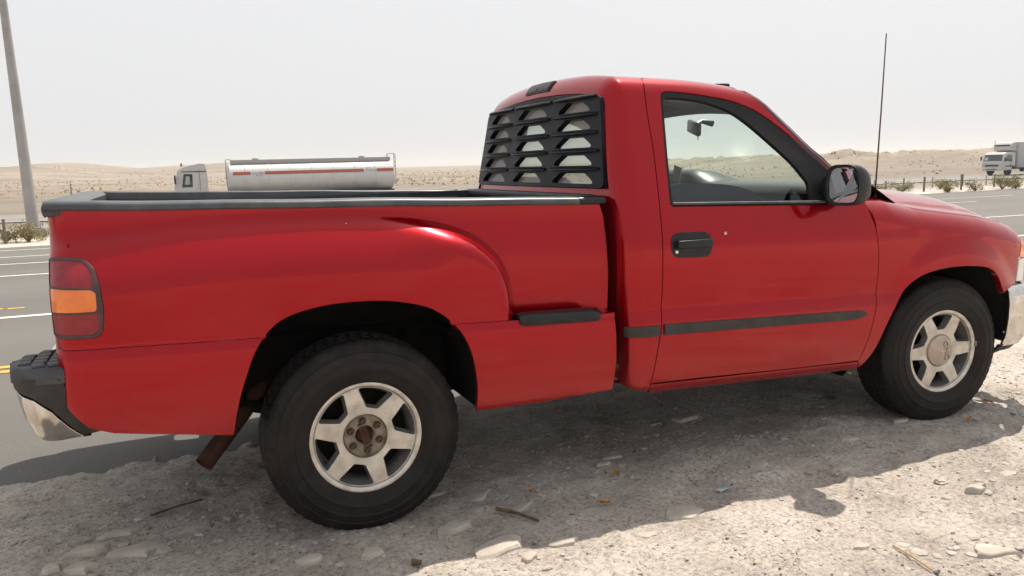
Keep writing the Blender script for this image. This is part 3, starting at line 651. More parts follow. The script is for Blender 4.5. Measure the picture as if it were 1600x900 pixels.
def bedfn(P, low=False):
    uu = P[:, 0]; z = P[:, 1]; th = np.clip((UB-uu)/RB, 0, math.pi/2); x = np.where(uu > UB, uu, UB-RB*np.sin(th)); ins = RB*(1-np.cos(th))
    d = rdist(np.stack([x, z], 1)); L = .19-.10*sm((x+.05)/.6); t_ = np.clip(d/L, 0, 1); s = 1-(1-t_)**2.35; ks = sm((x-.05)/.35); t2 = np.clip((d+.028)/.235, 0, 1); s2 = .62*(t2*t2*(3-2*t2))+.38*(1-(1-t2)**2.4)*sm(t2/.3); s = s*ks+s2*(1-ks)
    s = np.where(low, 1, s)
    yf = np.interp(z, YF[:, 1], YF[:, 0]); yb = ybox(z); y = yb+(yf-yb)*s
    ln = 0.0008*np.exp(-((d-.012)/.010)**2)*(1-ks)*sm((x+.85)/.25)
    y = y-ins+ln-.028*sm((.62-z)/.2)*sm((-.7-x)/.3)
    return rake(np.stack([x, -y, z], 1))
arch_r = catmull([(-.480, .452), (-.460, .550), (-.424, .663), (-.373, .774), (-.291, .856), (-.154, .898), (-.014, .909), (.129, .901), (.276, .860), (.371, .779), (.417, .687), (.439, .556), (.438, .439)], 5)
ar = np.array(arch_r); up = [tuple(p) for p in ar if p[1] > .80]; lr = [tuple(p) for p in ar if p[1] <= .80 and p[0] < 0]; lf_ = [tuple(p) for p in ar if p[1] <= .80 and p[0] > 0]
UM = UB-RB*math.pi/2
bu = [(UM, .7978)]+[(lr[-1][0]+.012, .7978)]+up+[(lf_[0][0]-.012, .7978), (1.055, .7978), (1.09, .7978), (1.098, .95), (1.092, 1.10), (1.083, 1.20), (1.065, 1.252), (UM, 1.252)]
TLP = rounded([(-1.035, .846), (-1.0, .836), (-.888, .836), (-.866, .849), (-.856, .885), (-.852, .939), (-.858, 1.013), (-.873, 1.067), (-.902, 1.095), (-.96, 1.100), (-1.035, 1.095)], [.01, .02, .02, .02, .03, .03, .05, .05, .03, .03, .01], 4)
def ridge_off(d):
    P = resample([tuple(q) for q in RIDGE], .009)[:-1]; P = P[(P[:, 0] > -1.06) & (P[:, 1] > .74)]; P = P[np.argsort(np.arange(len(P)))]
    e = np.gradient(P, axis=0); e /= np.linalg.norm(e, axis=1)[:, None]; q = P+np.stack([e[:, 1], -e[:, 0]], 1)*d
    x = q[:, 0]; q[:, 0] = np.where(x < UB, UB-RB*np.arcsin(np.clip((UB-x)/RB, 0, 1)), x); return q
RD = resample([tuple(q) for q in RIDGE], .012)
b1_ = panel('bed_side', bu, bedfn, PAINT, T, holes=[TLP], lines=[ridge_off(d) for d in (-.028, -.016, -.006, .002, .009, .016, .024, .036)], h=.020, gap=.0012, depth=.022, hole_depth=.012)
blr = [(UM+.004, .7975), (-1.052, .715), (-.995, .60), (-.93, .53), (-.86, .505), (-.72, .487)]+lr+[(lr[-1][0]+.012, .7975)]
bedlow = lambda P: bedfn(P, True)
b2_ = panel('bed_skirt', blr, bedlow, PAINT, T, h=.025, gap=.0012, depth=.022)
blf = [(lf_[0][0]-.012, .7975)]+lf_+[(.70, .446), (1.047, .470), (1.062, .607), (1.062, .717), (1.055, .7975)]
b3_ = panel('bed_skirt', blf, bedlow, PAINT, T, h=.025, gap=.0012, depth=.022)
for q in (b1_, b2_, b3_): twin(q)
for cx_, cz_, sz_ in ((-.02, 1.190, .0025), (.33, 1.158, .003)):
    MB().lathe([(.0001, .0008), (sz_*.9, .0008), (sz_, -.002)], tuple(off(bedfn if cz_ > .8 else bedlow, .0006)(np.array([[cx_, cz_]]))[0]), 6).build('paint_chip', ALLOY, T)
st = MB().box((.855, -.925, Z(.85, .785)), (.41, .10, .022), .004).build('step_shelf', PAINT, T); ysym(st)
pd = MB(); pv = []
sec = [(-.898, .800), (-.905, .815), (-.93, .822), (-.975, .820), (-.994, .808), (-.998, .790), (-.990, .774), (-.96, .772)]
for i, x in enumerate(np.linspace(.628, 1.0, 15)):
    e = min(1, .35+.65*math.sqrt(max(0, 1-max(0, (.66-x)/.04)**2))) if x < .66 else (min(1, .35+.65*math.sqrt(max(0, 1-max(0, (x-.975)/.026)**2))) if x > .975 else 1)
    for y, z in sec: pv.append((x, -.94+(y+.94)*e, Z(x, .797+(z-.797)*e)))
ns = len(sec); pd.add(pv, [(i*ns+j, i*ns+(j+1) % ns, (i+1)*ns+(j+1) % ns, (i+1)*ns+j) for i in range(14) for j in range(ns)]+[tuple(range(ns)), tuple(14*ns+j for j in range(ns))])
pdo = pd.build('step_pad', BLACK, T, True, 50); ysym(pdo)
# tail lamps
tl = panel('tail_lamp', TLP, off(bedfn, -.001), LSMOKE, T, h=.018, gap=.002, depth=.012)
ring = panel('bezel', TLP, off(bedfn, .004), mat('lamp_bezel', (.075, .034, .036), .45, col2=(.045, .022, .024), nscale=30), tl, holes=[
    rounded([(-1.030, 1.010), (-.880, 1.003), (-.880, 1.05), (-.902, 1.083), (-.96, 1.088), (-1.030, 1.085)], [.01, .01, .03, .03, .02, .01]),
    rounded([(-1.03, .925), (-.874, .926), (-.872, .985), (-.886, .995), (-1.03, 1.0)], [.008, .012, .01, .02, .008]),
    rounded([(-1.028, .853), (-.893, .849), (-.872, .865), (-.869, .917), (-1.030, .917)], [.01, .02, .02, .01, .01])], h=.018, gap=.002, depth=.01, hole_depth=.006)
panel('brake_lens', [(-1.033, 1.006), (-.876, 1.0), (-.874, 1.05), (-.90, 1.087), (-.96, 1.092), (-1.033, 1.089)], off(bedfn, .0015), LRED, tl, h=.02, gap=.001, depth=.004)
panel('signal_lens', [(-1.034, .92), (-.868, .92), (-.866, .99), (-.88, 1.0), (-1.034, 1.005)], off(bedfn, .0022), LAMB, tl, h=.02, gap=.001, depth=.004)
panel('reverse_lens', [(-1.033, .846), (-.889, .844), (-.867, .86), (-.864, .921), (-1.033, .921)], off(bedfn, .0015), LRED, tl, h=.02, gap=.001, depth=.004)
tl2 = twin(tl)
for ch in list(tl.children): q = twin(ch); q.parent = tl2
# rail caps
def cap(x0, x1, m, name='rail_cap', d=0, s=-1):
    sec = [(.848+d, 1.249), (.855+d, 1.252), (.857+d, 1.258), (.853+d, 1.271), (.846, 1.277+d), (.833, 1.280+d), (.80, 1.282+d), (.755, 1.281+d), (.746, 1.275), (.742, 1.24)]; V = []; xs = np.linspace(x0, x1, int((x1-x0)/.05)+2); ns = len(sec)
    for i, x in enumerate(xs):
        wv = .0012*math.sin(x*5.1+1)+.001*math.sin(x*11.3)
        e = 0.0
        if i == 0: e = 1
        for y, z in sec: V.append((x, s*(y+wv*.6), Z(x, z+wv+.004*math.sin(x*3)*0)))
    F = [(i*ns+j, i*ns+j+1, (i+1)*ns+j+1, (i+1)*ns+j) for i in range(len(xs)-1) for j in range(ns-1)]+[tuple(range(ns)), tuple((len(xs)-1)*ns+j for j in range(ns))]
    return MB().add(V, F).build(name, m, T, True, 50)
for s in (-1, 1): cap(-1.012, .965, RAIL, s=s); cap(.966, 1.085, BLACK, 'rail_cap_end', .0025, s=s)
# bed box: inner walls, floor, bulkhead
bx = MB()
for s in (-1, 1):
    MB().box((.035, s*.752, Z(0, 1.10)), (2.05, .02, .30), .004).build('bed_liner', LINER, T)
    for xa, xb in ((-.99, -.50), (.46, 1.06)): MB().box(((xa+xb)/2, s*.752, Z(0, .835)), (xb-xa, .02, .226), .004).build('bed_liner', LINER, T)
    zc = np.linspace(.56, 1.25, 24); eg = bedfn(np.stack([0*zc+UM, zc], 1)); V = [(q[0]+.002, s*abs(q[1]), q[2]) for q in eg]+[(q[0]+.002, s*.72, q[2]) for q in eg]
    MB().add(V, [(i, i+1, 24+i+1, 24+i) for i in range(23)]).build('bed_corner_post', PAINT, T)
MB().box((.035, 0, Z(0, .715)), (2.05, 1.04, .03), .004).box((-.693, -.63, Z(0, .7152)), (.594, .24, .03)).box((-.693, .63, Z(0, .7152)), (.594, .24, .03)).box((.725, -.63, Z(0, .7152)), (.65, .24, .03)).box((.725, .63, Z(0, .7152)), (.65, .24, .03)).build('bed_floor', DARK, T)
bh = MB().box((1.068, 0, Z(1.06, .985)), (.03, 1.63, .56), .008).build('bed_bulkhead', LINER, T)
rbox('bulkhead_cap', (1.06, 0, Z(1.06, 1.268)), (.07, 1.50, .04), .012, LINER, T)
for s in (-1, 1):
    for x in (-.75, -.1, .5, .85): MB().lathe([(.0001, .012), (.014, .010), (.016, 0)], (x, s*.74+(.0 if s > 0 else 0), Z(x, 1.20)), 12).build('liner_plug', BLACK, T)
# tailgate
tg = MB().box((-.982, 0, Z(-1, .98)), (.05, 1.46, .54), .012).build('tailgate', PAINT, T)
sec = [(-.925, 1.235), (-.922, 1.268), (-.94, 1.282), (-.985, 1.287), (-1.008, 1.284), (-1.024, 1.272), (-1.029, 1.255), (-1.025, 1.232), (-1.02, 1.225)]; V = []
ys = np.linspace(-.83, .83, 30); ns = len(sec)
for y in ys:
    e = 1-.25*max(0, (abs(y)-.80)/.035)
    for x, z in sec: V.append((-.99+(x+.99)*e, y, Z(x, 1.25+(z-1.25)*e)))
MB().add(V, [(i*ns+j, i*ns+j+1, (i+1)*ns+j+1, (i+1)*ns+j) for i in range(len(ys)-1) for j in range(ns-1)]+[tuple(range(ns)), tuple((len(ys)-1)*ns+j for j in range(ns))]).build('tailgate_cap', RAIL, T, True, 50)
MB().lathe([(.0001, .004), (.03, .003), (.034, 0)], (0, 0, 0), 20).build('tailgate_lock', BLACK, T).location = (-1.03, 0, 1.1)
# rear bumper
rp1 = [(-.885, -.952), (-1.00, -.952)]+[(-1.035-.12*math.sin(a), -.832-.12*math.cos(a)) for a in np.linspace(0, math.pi/2, 10)]+[(-1.165, -.6), (-1.175, -.3), (-1.18, 0)]
rpath = rp1+[(x, -y) for x, y in rp1[::-1][1:]]
rb, rl = pathfn([(x, y) for x, y in rpath], [(.47, .07), (.50, .045), (.56, .02), (.64, .004), (.70, 0), (.76, 0)])
# the outward side of this path is on its right-hand side: flip the offset sign
endp = rounded([(0.0, .507), (.073, .493), (.112, .54), (.155, .60), (.21, .643), (.30, .665), (.36, .70), (.118, .712), (.103, .67), (.055, .588)], [.005, .005, .05, .05, .05, .02, .01, .01, .02, .03])
def rbflip(P): return rb(P)
def orient(fn): return lambda P: fn(np.stack([rl-P[:, 0], P[:, 1]], 1))
def mirp(poly): return [(rl-a, b_) for a, b_ in poly]
fnr = orient(rb)
e1 = panel('bumper_end', mirp(endp), off(fnr, .004), GREYP, T, h=.025, gap=.003, depth=.03); twin(e1)
chp = [(.05, .487)]+[(.073, .486), (.112, .53), (.155, .59), (.21, .633), (.30, .655), (.36, .685), (.56, .685), (.64, .60), (rl/2, .60)]; chp = chp+[(rl-a, z) for a, z in chp[::-1][1:]]+[(rl-.15, .475), (.15, .475)]
panel('rear_bumper', mirp(chp), fnr, CHROME, T, h=.03, gap=.003, depth=.02)
pp = rounded([(-.975, -.955), (-1.06, -.957), (-1.155, -.90), (-1.165, -.80), (-1.13, -.69), (-1.06, -.64), (-.985, -.63)], [.02, .06, .06, .06, .05, .05, .01], 6)
def pad_side(s):
    bm = bmesh.new(); vs = [bm.verts.new((x, y*s, Z(x, .690))) for x, y in pp]; fc = bm.faces.new(vs); ex = bmesh.ops.extrude_face_region(bm, geom=[fc]); tv = [v for v in ex['geom'] if isinstance(v, bmesh.types.BMVert)]
    for v in tv: v.co.z += .052
    te = [e for e in bm.edges if all(v in tv for v in e.verts)]
    bmesh.ops.bevel(bm, geom=te, offset=.016, segments=4, affect='EDGES', profile=.5); bmesh.ops.recalc_face_normals(bm, faces=bm.faces)
    me = bpy.data.meshes.new('bumper_pad'); bm.to_mesh(me); bm.free(); me.materials.append(PADM); me.polygons.foreach_set('use_smooth', [True]*len(me.polygons)); me.set_sharp_from_angle(angle=R_(50))
    o = bpy.data.objects.new('bumper_pad', me); COL.objects.link(o); o.parent = T; blk = None
    for i in range(3):
        for j in range(5):
            x = -1.022-.047*i; y = -.905+.056*j
            if (i == 2 and j in (0, 4)) : continue
            if blk is None: blk = MB().box((0, 0, 0), (.040, .048, .010), .004).build('tread_block', PADM, o); q = blk
            else: q = blk.copy(); COL.objects.link(q)
            q.location = (x, y*s, Z(-1.1, .7435)); q.rotation_euler = (0, 0, s*.10*(j-2)*(-1))
pad_side(-1); pad_side(1)
# licence plate, hitch area left plain; underbody
ub = MB()
for s in (-1, 1): ub.box((1.25, s*.43, .50), (4.6, .07, .13), .01)
ub.box((1.4, 0, .50), (.08, .86, .09)); ub.box((2.7, 0, .42), (.12, .86, .09)); ub.box((-.95, 0, .55), (.06, .86, .08)); ub.box((.6, 0, .52), (.06, .86, .08))
ub.build('chassis_frame', DARK, T)
fl = MB(); fl.box((1.86, 0, .50), (1.14, 1.90, .06)); fl.box((2.9, 0, .62), (1.0, .9, .5)); fl.box((2.42, 0, .85), (.05, 1.75, .62)); fl.build('floor_pan', DARK, T)
ax = MB().tube([(0, -.78, .375), (0, .78, .375)], .045, 12); ax.lathe([(.04, -.16), (.12, -.08), (.14, 0), (.12, .08), (.04, .16)], (0, 0, .375), 20); ax.build('rear_axle', DARK, T)
for s in (-1, 1): MB().tube([(-.62, s*.52, .52), (-.3, s*.52, .42), (0, s*.52, .32), (.3, s*.52, .40), (.70, s*.52, .46)], .028, 8).build('leaf_spring', DARK, T)
MB().tube([(.05, -.60, .33), (.25, -.60, .62), (.30, -.60, .72)], .03, 10).build('shock_absorber', DARK, T)
for s in (-1, 1):
    fa = MB(); fa.box((3.02, s*.62, .40), (.16, .22, .22), .03); fa.tube([(2.98, s*.72, .33), (3.0, s*.25, .34)], .03, 8); fa.tube([(3.02, s*.56, .38), (3.0, s*.5, .78)], .035, 8); fa.build('front_suspension', DARK, T)
MB().tube([(0.05, 0, .42), (1.9, 0, .52)], .04, 10).build('drive_shaft', DARK, T)
ex = MB().tube([(1.8, -.34, .45), (.75, -.36, .44), (.45, -.40, .60), (0, -.42, .66), (-.30, -.45, .55), (-.42, -.52, .42), (-.585, -.63, .262)], .036, 16, caps=False)
ex.tube([(-.30, -.45, .55), (-.42, -.52, .42), (-.584, -.629, .263)], .030, 16, caps=False); ex.build('exhaust_pipe', RUST, T)
MB().box((.95, .35, .40), (.9, .35, .22), .05).build('fuel_tank', DARK, T)
# wheel housings
def liner(arch, y0, y1, o=.02):
    c = np.array([(arch[0][0]+arch[-1][0])/2, .45]); P = np.array(arch); P = P+(P-c)/np.linalg.norm(P-c, axis=1)[:, None]*o
    V = [(x, y0, Z(x, z)) for x, z in P]+[(x, y1, Z(x, z)) for x, z in P]; n = len(P)
    mb = MB().add(V, [(i, i+1, n+i+1, n+i) for i in range(n-1)]); mb.add([(x, y1, Z(x, z)) for x, z in P], [tuple(range(n))]); return mb
for s in (-1, 1):
    liner(arch_r, s*.945, s*.50).build('wheel_housing', DARK, T); liner([(2.36, .40)]+arch_f+[(3.42, .70), (3.44, .50)], s*.93, s*.47, .015).build('wheel_housing', DARK, T)

# ------------------------------------------------ mirrors, antenna
def mirror(s):
    V = []; xs = [(2.185, 1.0), (2.20, 1.02), (2.225, 1.0), (2.25, .93), (2.273, .80), (2.288, .60), (2.297, .35), (2.299, .08)]; n = 28
    cy, cz, hy, hz = 1.055, 1.328, .082, .092
    for x, k in xs:
        for j in range(n):
            a = 2*math.pi*j/n; ca, sa = math.cos(a), math.sin(a); ey = abs(ca)**.55*math.copysign(1, ca); ez = abs(sa)**.55*math.copysign(1, sa)
            top = 1-.16*max(0, ez)*(1 if ey > 0 else .4)
            V.append((x+.02*ey, s*(cy+hy*ey*k*top), Z(x, cz+hz*ez*k)))
    F = [(i*n+j, i*n+(j+1) % n, (i+1)*n+(j+1) % n, (i+1)*n+j) for i in range(len(xs)-1) for j in range(n)]+[tuple((len(xs)-1)*n+j for j in range(n))]
    # inner lip and back of the bowl
    k0 = len(V)
    for x, k in ((2.186, .90), (2.205, .88)):
        for j in range(n):
            a = 2*math.pi*j/n; ca, sa = math.cos(a), math.sin(a); ey = abs(ca)**.55*math.copysign(1, ca); ez = abs(sa)**.55*math.copysign(1, sa); top = 1-.16*max(0, ez)*(1 if ey > 0 else .4)
            V.append((x+.02*ey, s*(cy+hy*ey*k*top), Z(x, cz+hz*ez*k)))
    F += [(j, k0+j, k0+(j+1) % n, (j+1) % n) for j in range(n)]+[(k0+j, k0+n+j, k0+n+(j+1) % n, k0+(j+1) % n) for j in range(n)]+[tuple(k0+n+j for j in range(n))]
    h_ = MB().add(V, F).build('door_mirror', BLACK, T, True, 45)
    G = []
    for j in range(n):
        a = 2*math.pi*j/n; ca, sa = math.cos(a), math.sin(a); ey = abs(ca)**.55*math.copysign(1, ca); ez = abs(sa)**.55*math.copysign(1, sa); top = 1-.16*max(0, ez)*(1 if ey > 0 else .4)
        G.append((2.198+.02*ey-.012*(1 if ey < 0 else 0)*0, s*(cy+hy*ey*.86*top), Z(2.2, cz+hz*ez*.86)))
    mesh_obj('mirror_glass', G, [tuple(range(n)) if s > 0 else tuple(reversed(range(n)))], MIRR, h_, False)
    MB().box((2.25, s*.960, Z(2.25, 1.305)), (.10, .13, .145), .03).build('mirror_arm', BLACK, h_)
mirror(-1); mirror(1)
an = MB().tube([(2.655, -.79, Z(2.65, 1.255)), (2.657, -.79, Z(2.65, 1.285))], [.013, .008], 12).tube([(2.657, -.79, Z(2.65, 1.285)), (2.676, -.79, Z(2.67, 1.70)), (2.69, -.79, Z(2.69, 2.062))], [.0042, .0036, .0028], 8).build('antenna', mat('antenna_rust', (.10, .05, .035), .5, metal=.5), T)

# ------------------------------------------------ interior
inner = off(cabfn, -.028)
grid_obj('headliner', inner, np.linspace(2.00, 1.20, 18), np.linspace(float(B(1.74)), 2*BM-float(B(1.74)), 30), HEADL, T)
dl = panel('door_lining', [(a, b_) for a, b_ in pl([(1.30, .50), (2.46, .50), (2.46, 1.22), (2.44, 1.235), (1.33, 1.235)])], off(cabfn, -.05), INTD, T, h=.08, gap=.001, depth=.002); twin(dl)
rq = panel('cab_lining', [(1.16, float(B(.6))), (1.345, float(B(.6))), (1.36, float(B(1.45))), (1.39, float(B(1.735))), (1.22, float(B(1.735)))], inner, INTD, T, h=.05, gap=.001, depth=.002); twin(rq)
pt = MB().tube([tuple(inner(np.array([[float(np.interp(z, XA[:, 1], XA[:, 0])), float(B(z))]]))[0]) for z in np.linspace(1.26, 1.76, 14)], .03, 8).build('pillar_lining', INTD, T); ysym(pt)
wsi = lambda P: wsfn(P)+np.array([-.035, 0, -.028])
grid_obj('header_lining', wsi, np.linspace(.97, -.97, 21), np.linspace(.865, 1.0, 4), HEADL, T)
hd = MB().tube([tuple(wsfn(np.array([[q, .90]]))[0]+np.array([-.05, 0, -.03])) for q in np.linspace(.95, -.95, 20)], .028, 8).build('windshield_header', HEADL, T)
# dashboard: sections across the cab, with the instrument hump on the far (driver) side
V = []; ys = np.linspace(-.86, .86, 45)
for y in ys:
    hump = .085*sm((y-.02)/.22)*sm((.80-y)/.12); xr = 2.22-.02*hump/.085+.10*sm((-y-.55)/.4)
    for x, z in [(2.72, 1.235), (2.55, 1.330+hump*.15), (2.42, 1.340+hump*.65), (xr+.10, 1.330+hump*.9), (xr+.02, 1.312+hump*.9), (xr, 1.28+hump*.9), (xr+.03, 1.255+hump*.4), (xr+.05, 1.20), (xr+.02, 1.05), (xr+.10, .90)]: V.append((x, y, Z(x, z)))
MB().add(V, [(i*10+j, i*10+j+1, (i+1)*10+j+1, (i+1)*10+j) for i in range(44) for j in range(9)]).build('dashboard', DASHM, T, True, 60)
# steering wheel on the far side
sw = MB(); c = Vector((2.0, .40, Z(2.0, 1.18))); ax_ = Vector((-.85, 0, .5)).normalized(); e1_ = Vector((0, 1, 0)); e2_ = ax_.cross(e1_)
sw.tube([c+(e1_*math.cos(a)+e2_*math.sin(a))*.19 for a in np.linspace(0, 2*math.pi, 33)], .014, 8, caps=False); sw.tube([c-e1_*.19, c+e1_*.19], .016, 8); sw.tube([c, c-ax_*.25], .03, 8); sw.build('steering_wheel', DASHM, T)
# bench seat: cushion, backrest, and the folded passenger backrest seen over the sill
rbox('seat_cushion', (1.68, 0, .80), (.55, 1.44, .18), .06, INTD, T)
rbox('seat_back', (1.37, .38, 1.04), (.14, .66, .56), .06, INTD, T, Matrix.Rotation(-.15, 3, 'Y'))
sp = catmull([(1.62, 1.18), (1.63, 1.30), (1.68, 1.332), (1.80, 1.334), (1.95, 1.325), (2.06, 1.302), (2.15, 1.262), (2.22, 1.20), (2.18, 1.08), (1.70, 1.08)], 4, True)
MB().prism(sp, lambda x, z: (x-.05, -.62, Z(x, z)-.0), lambda x, z: (x+.10, -.12, Z(x, z)-.015)).build('folded_seat_back', INTD, T, True, 40)
rm = MB().box((2.105, -.02, Z(2.1, 1.632)), (.03, .245, .072), .012, Matrix.Rotation(R_(-22), 3, 'Z') @ Matrix.Rotation(R_(8), 3, 'X')).tube([(2.12, .0, Z(2.1, 1.645)), (2.185, .02, Z(2.1, 1.668)), (2.25, .01, Z(2.2, 1.66))], [.010, .012, .02], 8).build('rear_view_mirror', BLACK, T)
MB().tube([(2.15, .0, Z(2.1, 1.655)), (2.152, .0, Z(2.1, 1.60)), (2.15, .006, Z(2.1, 1.565)), (2.147, .014, Z(2.1, 1.60)), (2.148, .012, Z(2.1, 1.655))], .003, 5).build('hanging_cord', LCLR, T)
rbox('paper_card', (2.150, .215, Z(2.15, 1.375)), (.008, .075, .10), .002, BEIGE, T, Matrix.Rotation(.25, 3, 'X'))
MB().tube([(1.40, -.70, Z(1.4, 1.62)), (1.42, -.76, Z(1.4, 1.40)), (1.44, -.78, Z(1.4, 1.10))], .012, 6).build('seat_belt', INTD, T)
for s in (-1, 1): rbox('sun_visor', (1.86, s*.36, Z(1.86, 1.745)), (.20, .46, .022), .009, HEADL, T, Matrix.Rotation(R_(10), 3, 'Y'))
MB().tube([(1.50, -.66, Z(1.5, 1.745)), (1.52, -.655, Z(1.5, 1.715)), (1.62, -.65, Z(1.5, 1.705)), (1.72, -.65, Z(1.7, 1.72)), (1.74, -.655, Z(1.7, 1.745))], .011, 8).build('grab_handle', HEADL, T)

# ------------------------------------------------ wheels (origin at hub centre, outward is -y; t measured from the rim lip)
NT = 216
tprof = [(.205, -.012), (.214, .004), (.226, .012), (.245, .020), (.262, .024), (.266, .0268), (.270, .0270), (.2725, .0238), (.300, .0232), (.3035, .0250), (.309, .0246), (.3115, .0218), (.325, .018), (.333, .0150), (.336, .0168), (.340, .012), (.352, .006), (.362, -.002), (.372, -.010), (.3775, -.018), (.380, -.026), (.381, -.048), (.3815, -.052), (.373, -.054), (.373, -.062), (.3815, -.064), (.3825, -.088), (.374, -.090), (.374, -.099), (.3825, -.101), (.383, -.110), (.3825, -.119), (.374, -.121), (.374, -.130), (.3825, -.132), (.3815, -.156), (.373, -.158), (.373, -.166), (.3815, -.168), (.381, -.172), (.379, -.196), (.372, -.212), (.352, -.226), (.325, -.238), (.29, -.244), (.245, -.238), (.21, -.215), (.20, -.20)]
def tmod(i, k):
    i -= 6
    if 11 <= i <= 16 or 33 <= i <= 36:
        return (-.004 if 11 <= i <= 14 or i >= 34 else -.003) if (k % 4) == 0 else 0
    if 19 <= i <= 20 or 23 <= i <= 25 or 28 <= i <= 29: return -.004 if ((k+i) % 4) == 0 else 0
    if i in (7, 8, 9) and False: return 0
    if i == 10: return -.003 if (k % 4) == 0 else 0
    return 0
def rimplate(P): return np.stack([P[:, 0], 0*P[:, 0]+.0, P[:, 1]], 1)
def make_wheel(kind, rot):
    # the wheel part is the rim barrel; tyre, spokes, hub and nuts are its pieces
    w = MB().lathe([(.2085, -.006), (.2185, .0), (.2185, .004), (.2155, .0055), (.205, .004), (.1985, .0005), (.1965, -.004), (.1965, -.014)], (0, 0, 0), 96).build('wheel', ALLOY, T, True, 40)
    MB().lathe([(.1968, -.012), (.190, -.03), (.180, -.055), (.176, -.10), (.180, -.20)], (0, 0, 0), 72).build('barrel', ALLOYP, w, True, 40)
    ty = MB().lathe(tprof, (0, 0, 0), NT, mod=tmod).build('tyre', TYRE, w, True, 28)
    MB().lathe([(.0001, -.095), (.172, -.095), (.174, -.13)], (0, 0, 0), 40).build('brake_drum', DARK, w, True, 40)
    for k in range(0):
        pass
    outer = [(.1972*math.cos(a), .1972*math.sin(a)) for a in np.linspace(0, 2*math.pi, 90, endpoint=False)]
    hole0 = [(.084*math.cos(a), .084*math.sin(a)) for a in np.linspace(0, 2*math.pi, 48, endpoint=False)]
    wins = []
    for k in range(6):
        a0 = R_(rot+30+60*k); e = np.array([math.cos(a0), math.sin(a0)]); n_ = np.array([-e[1], e[0]])
        half_o = math.radians(30)-math.asin(.0295/.1925)
        pts = [e*.113+n_*-.022, e*.113+n_*.022]
        q1 = [np.array([math.cos(a0+s), math.sin(a0+s)])*.1925 for s in np.linspace(half_o, -half_o, 9)]
        wins.append(rounded([tuple(p) for p in pts]+[tuple(p) for p in q1], [.010, .010]+[.010]+[0]*7+[.010], 4))
    sp_ = panel('spokes', outer, lambda P: np.stack([P[:, 0], .008+.010*sm((.15-np.hypot(P[:, 0], P[:, 1]))/.08), P[:, 1]], 1), ALLOY, w, holes=wins+[hole0], h=.02, gap=.0022, depth=.004, hole_depth=.034)
    # painted pocket walls under each window
    for q in wins:
        q = np.array(q); c_ = q.mean(0); i2 = c_+(q-c_)*.84; V = [(x, .012, z) for x, z in q]+[(x, .045, z) for x, z in i2]; n = len(q)
        MB().add(V, [(i, (i+1) % n, n+(i+1) % n, n+i) for i in range(n)]).build('pocket', ALLOYP, w, True, 50)
    if kind == 'rear':
        MB().lathe([(.0845, -.010), (.0835, -.022), (.080, -.030), (.045, -.031), (.040, -.028), (.036, -.034), (.034, -.060)], (0, 0, 0), 64).build('hub', HUB, w, True, 40)
        MB().lathe([(.0001, -.040), (.024, -.042), (.033, -.052)], (0, 0, 0), 32).build('axle_end', RUST, w, True, 40)
        a = R_(rot+64)
        for dz in (-1,):
            MB().box((0, .0305, 0), (.030, .002, .105), .0, Matrix.Rotation(R_(-14), 3, 'Y')).build('rust_stain', RUST, w)
        nut = None
        for k in range(6):
            a = R_(rot+52+60*k); p = (.0595*math.cos(a), 0, .0595*math.sin(a))
            if nut is None:
                nut = MB().lathe([(.0125, -.0305), (.0125, -.016), (.0105, -.012), (.007, -.012), (.0065, -.018), (.0001, -.018)], (0, 0, 0), 6).lathe([(.0155, -.030), (.0155, -.027), (.012, -.026)], (0, 0, 0), 20).build('lug_nut', mat('nut_dark', (.10, .075, .055), .5, metal=.6), w, True, 30); q = nut
            else: q = nut.copy(); COL.objects.link(q)
            q.location = p
    else:
        MB().lathe([(.0001, -.002), (.035, -.003), (.070, -.006), (.080, -.010), (.083, -.016), (.083, -.024)], (0, 0, 0), 64).build('hub_cap', mat('hub_cap', (.46, .38, .31), .5, metal=.35, col2=(.38, .31, .25), nscale=20), w, True, 40)
        MB().lathe([(.0001, .001), (.005, 0), (.006, -.003)], (0, 0, 0), 16).build('cap_screw', CHROME, w)
        tx = bpy.data.curves.new('cap_letters', 'FONT'); tx.body = 'GMC'; tx.size = .046; tx.extrude = .0012; tx.align_x = 'CENTER'; tx.align_y = 'CENTER'
        to = bpy.data.objects.new('cap_letters', tx); COL.objects.link(to); to.rotation_euler = Matrix.Rotation(R_(90), 3, 'X').to_euler(); to.rotation_euler = (Matrix.Rotation(R_(80), 3, 'Y') @ Matrix.Rotation(R_(90), 3, 'X')).to_euler(); to.location = (.028, .0025, 0); tx.materials.append(HUB); text_mesh(to, 'cap_letters', w)
    return w
w1_ = make_wheel('rear', 45); w1_.location = (0, -.93, .375)
w2_ = make_wheel('front', 1); w2_.location = (3.023, -.92, .375); w2_.rotation_euler = (0, 0, R_(-3))
w3_ = copy_tree(w1_, T); w3_.location = (0, .93, .375); w3_.rotation_euler = (0, R_(20), R_(180))
w4_ = copy_tree(w2_, T); w4_.location = (3.023, .92, .375); w4_.rotation_euler = (0, R_(35), R_(177))
MB().box((0, 0, 0), (.012, .014, .03), .003).build('wheel_weight', HUB, w2_).location = (.2175, -.004, .02)
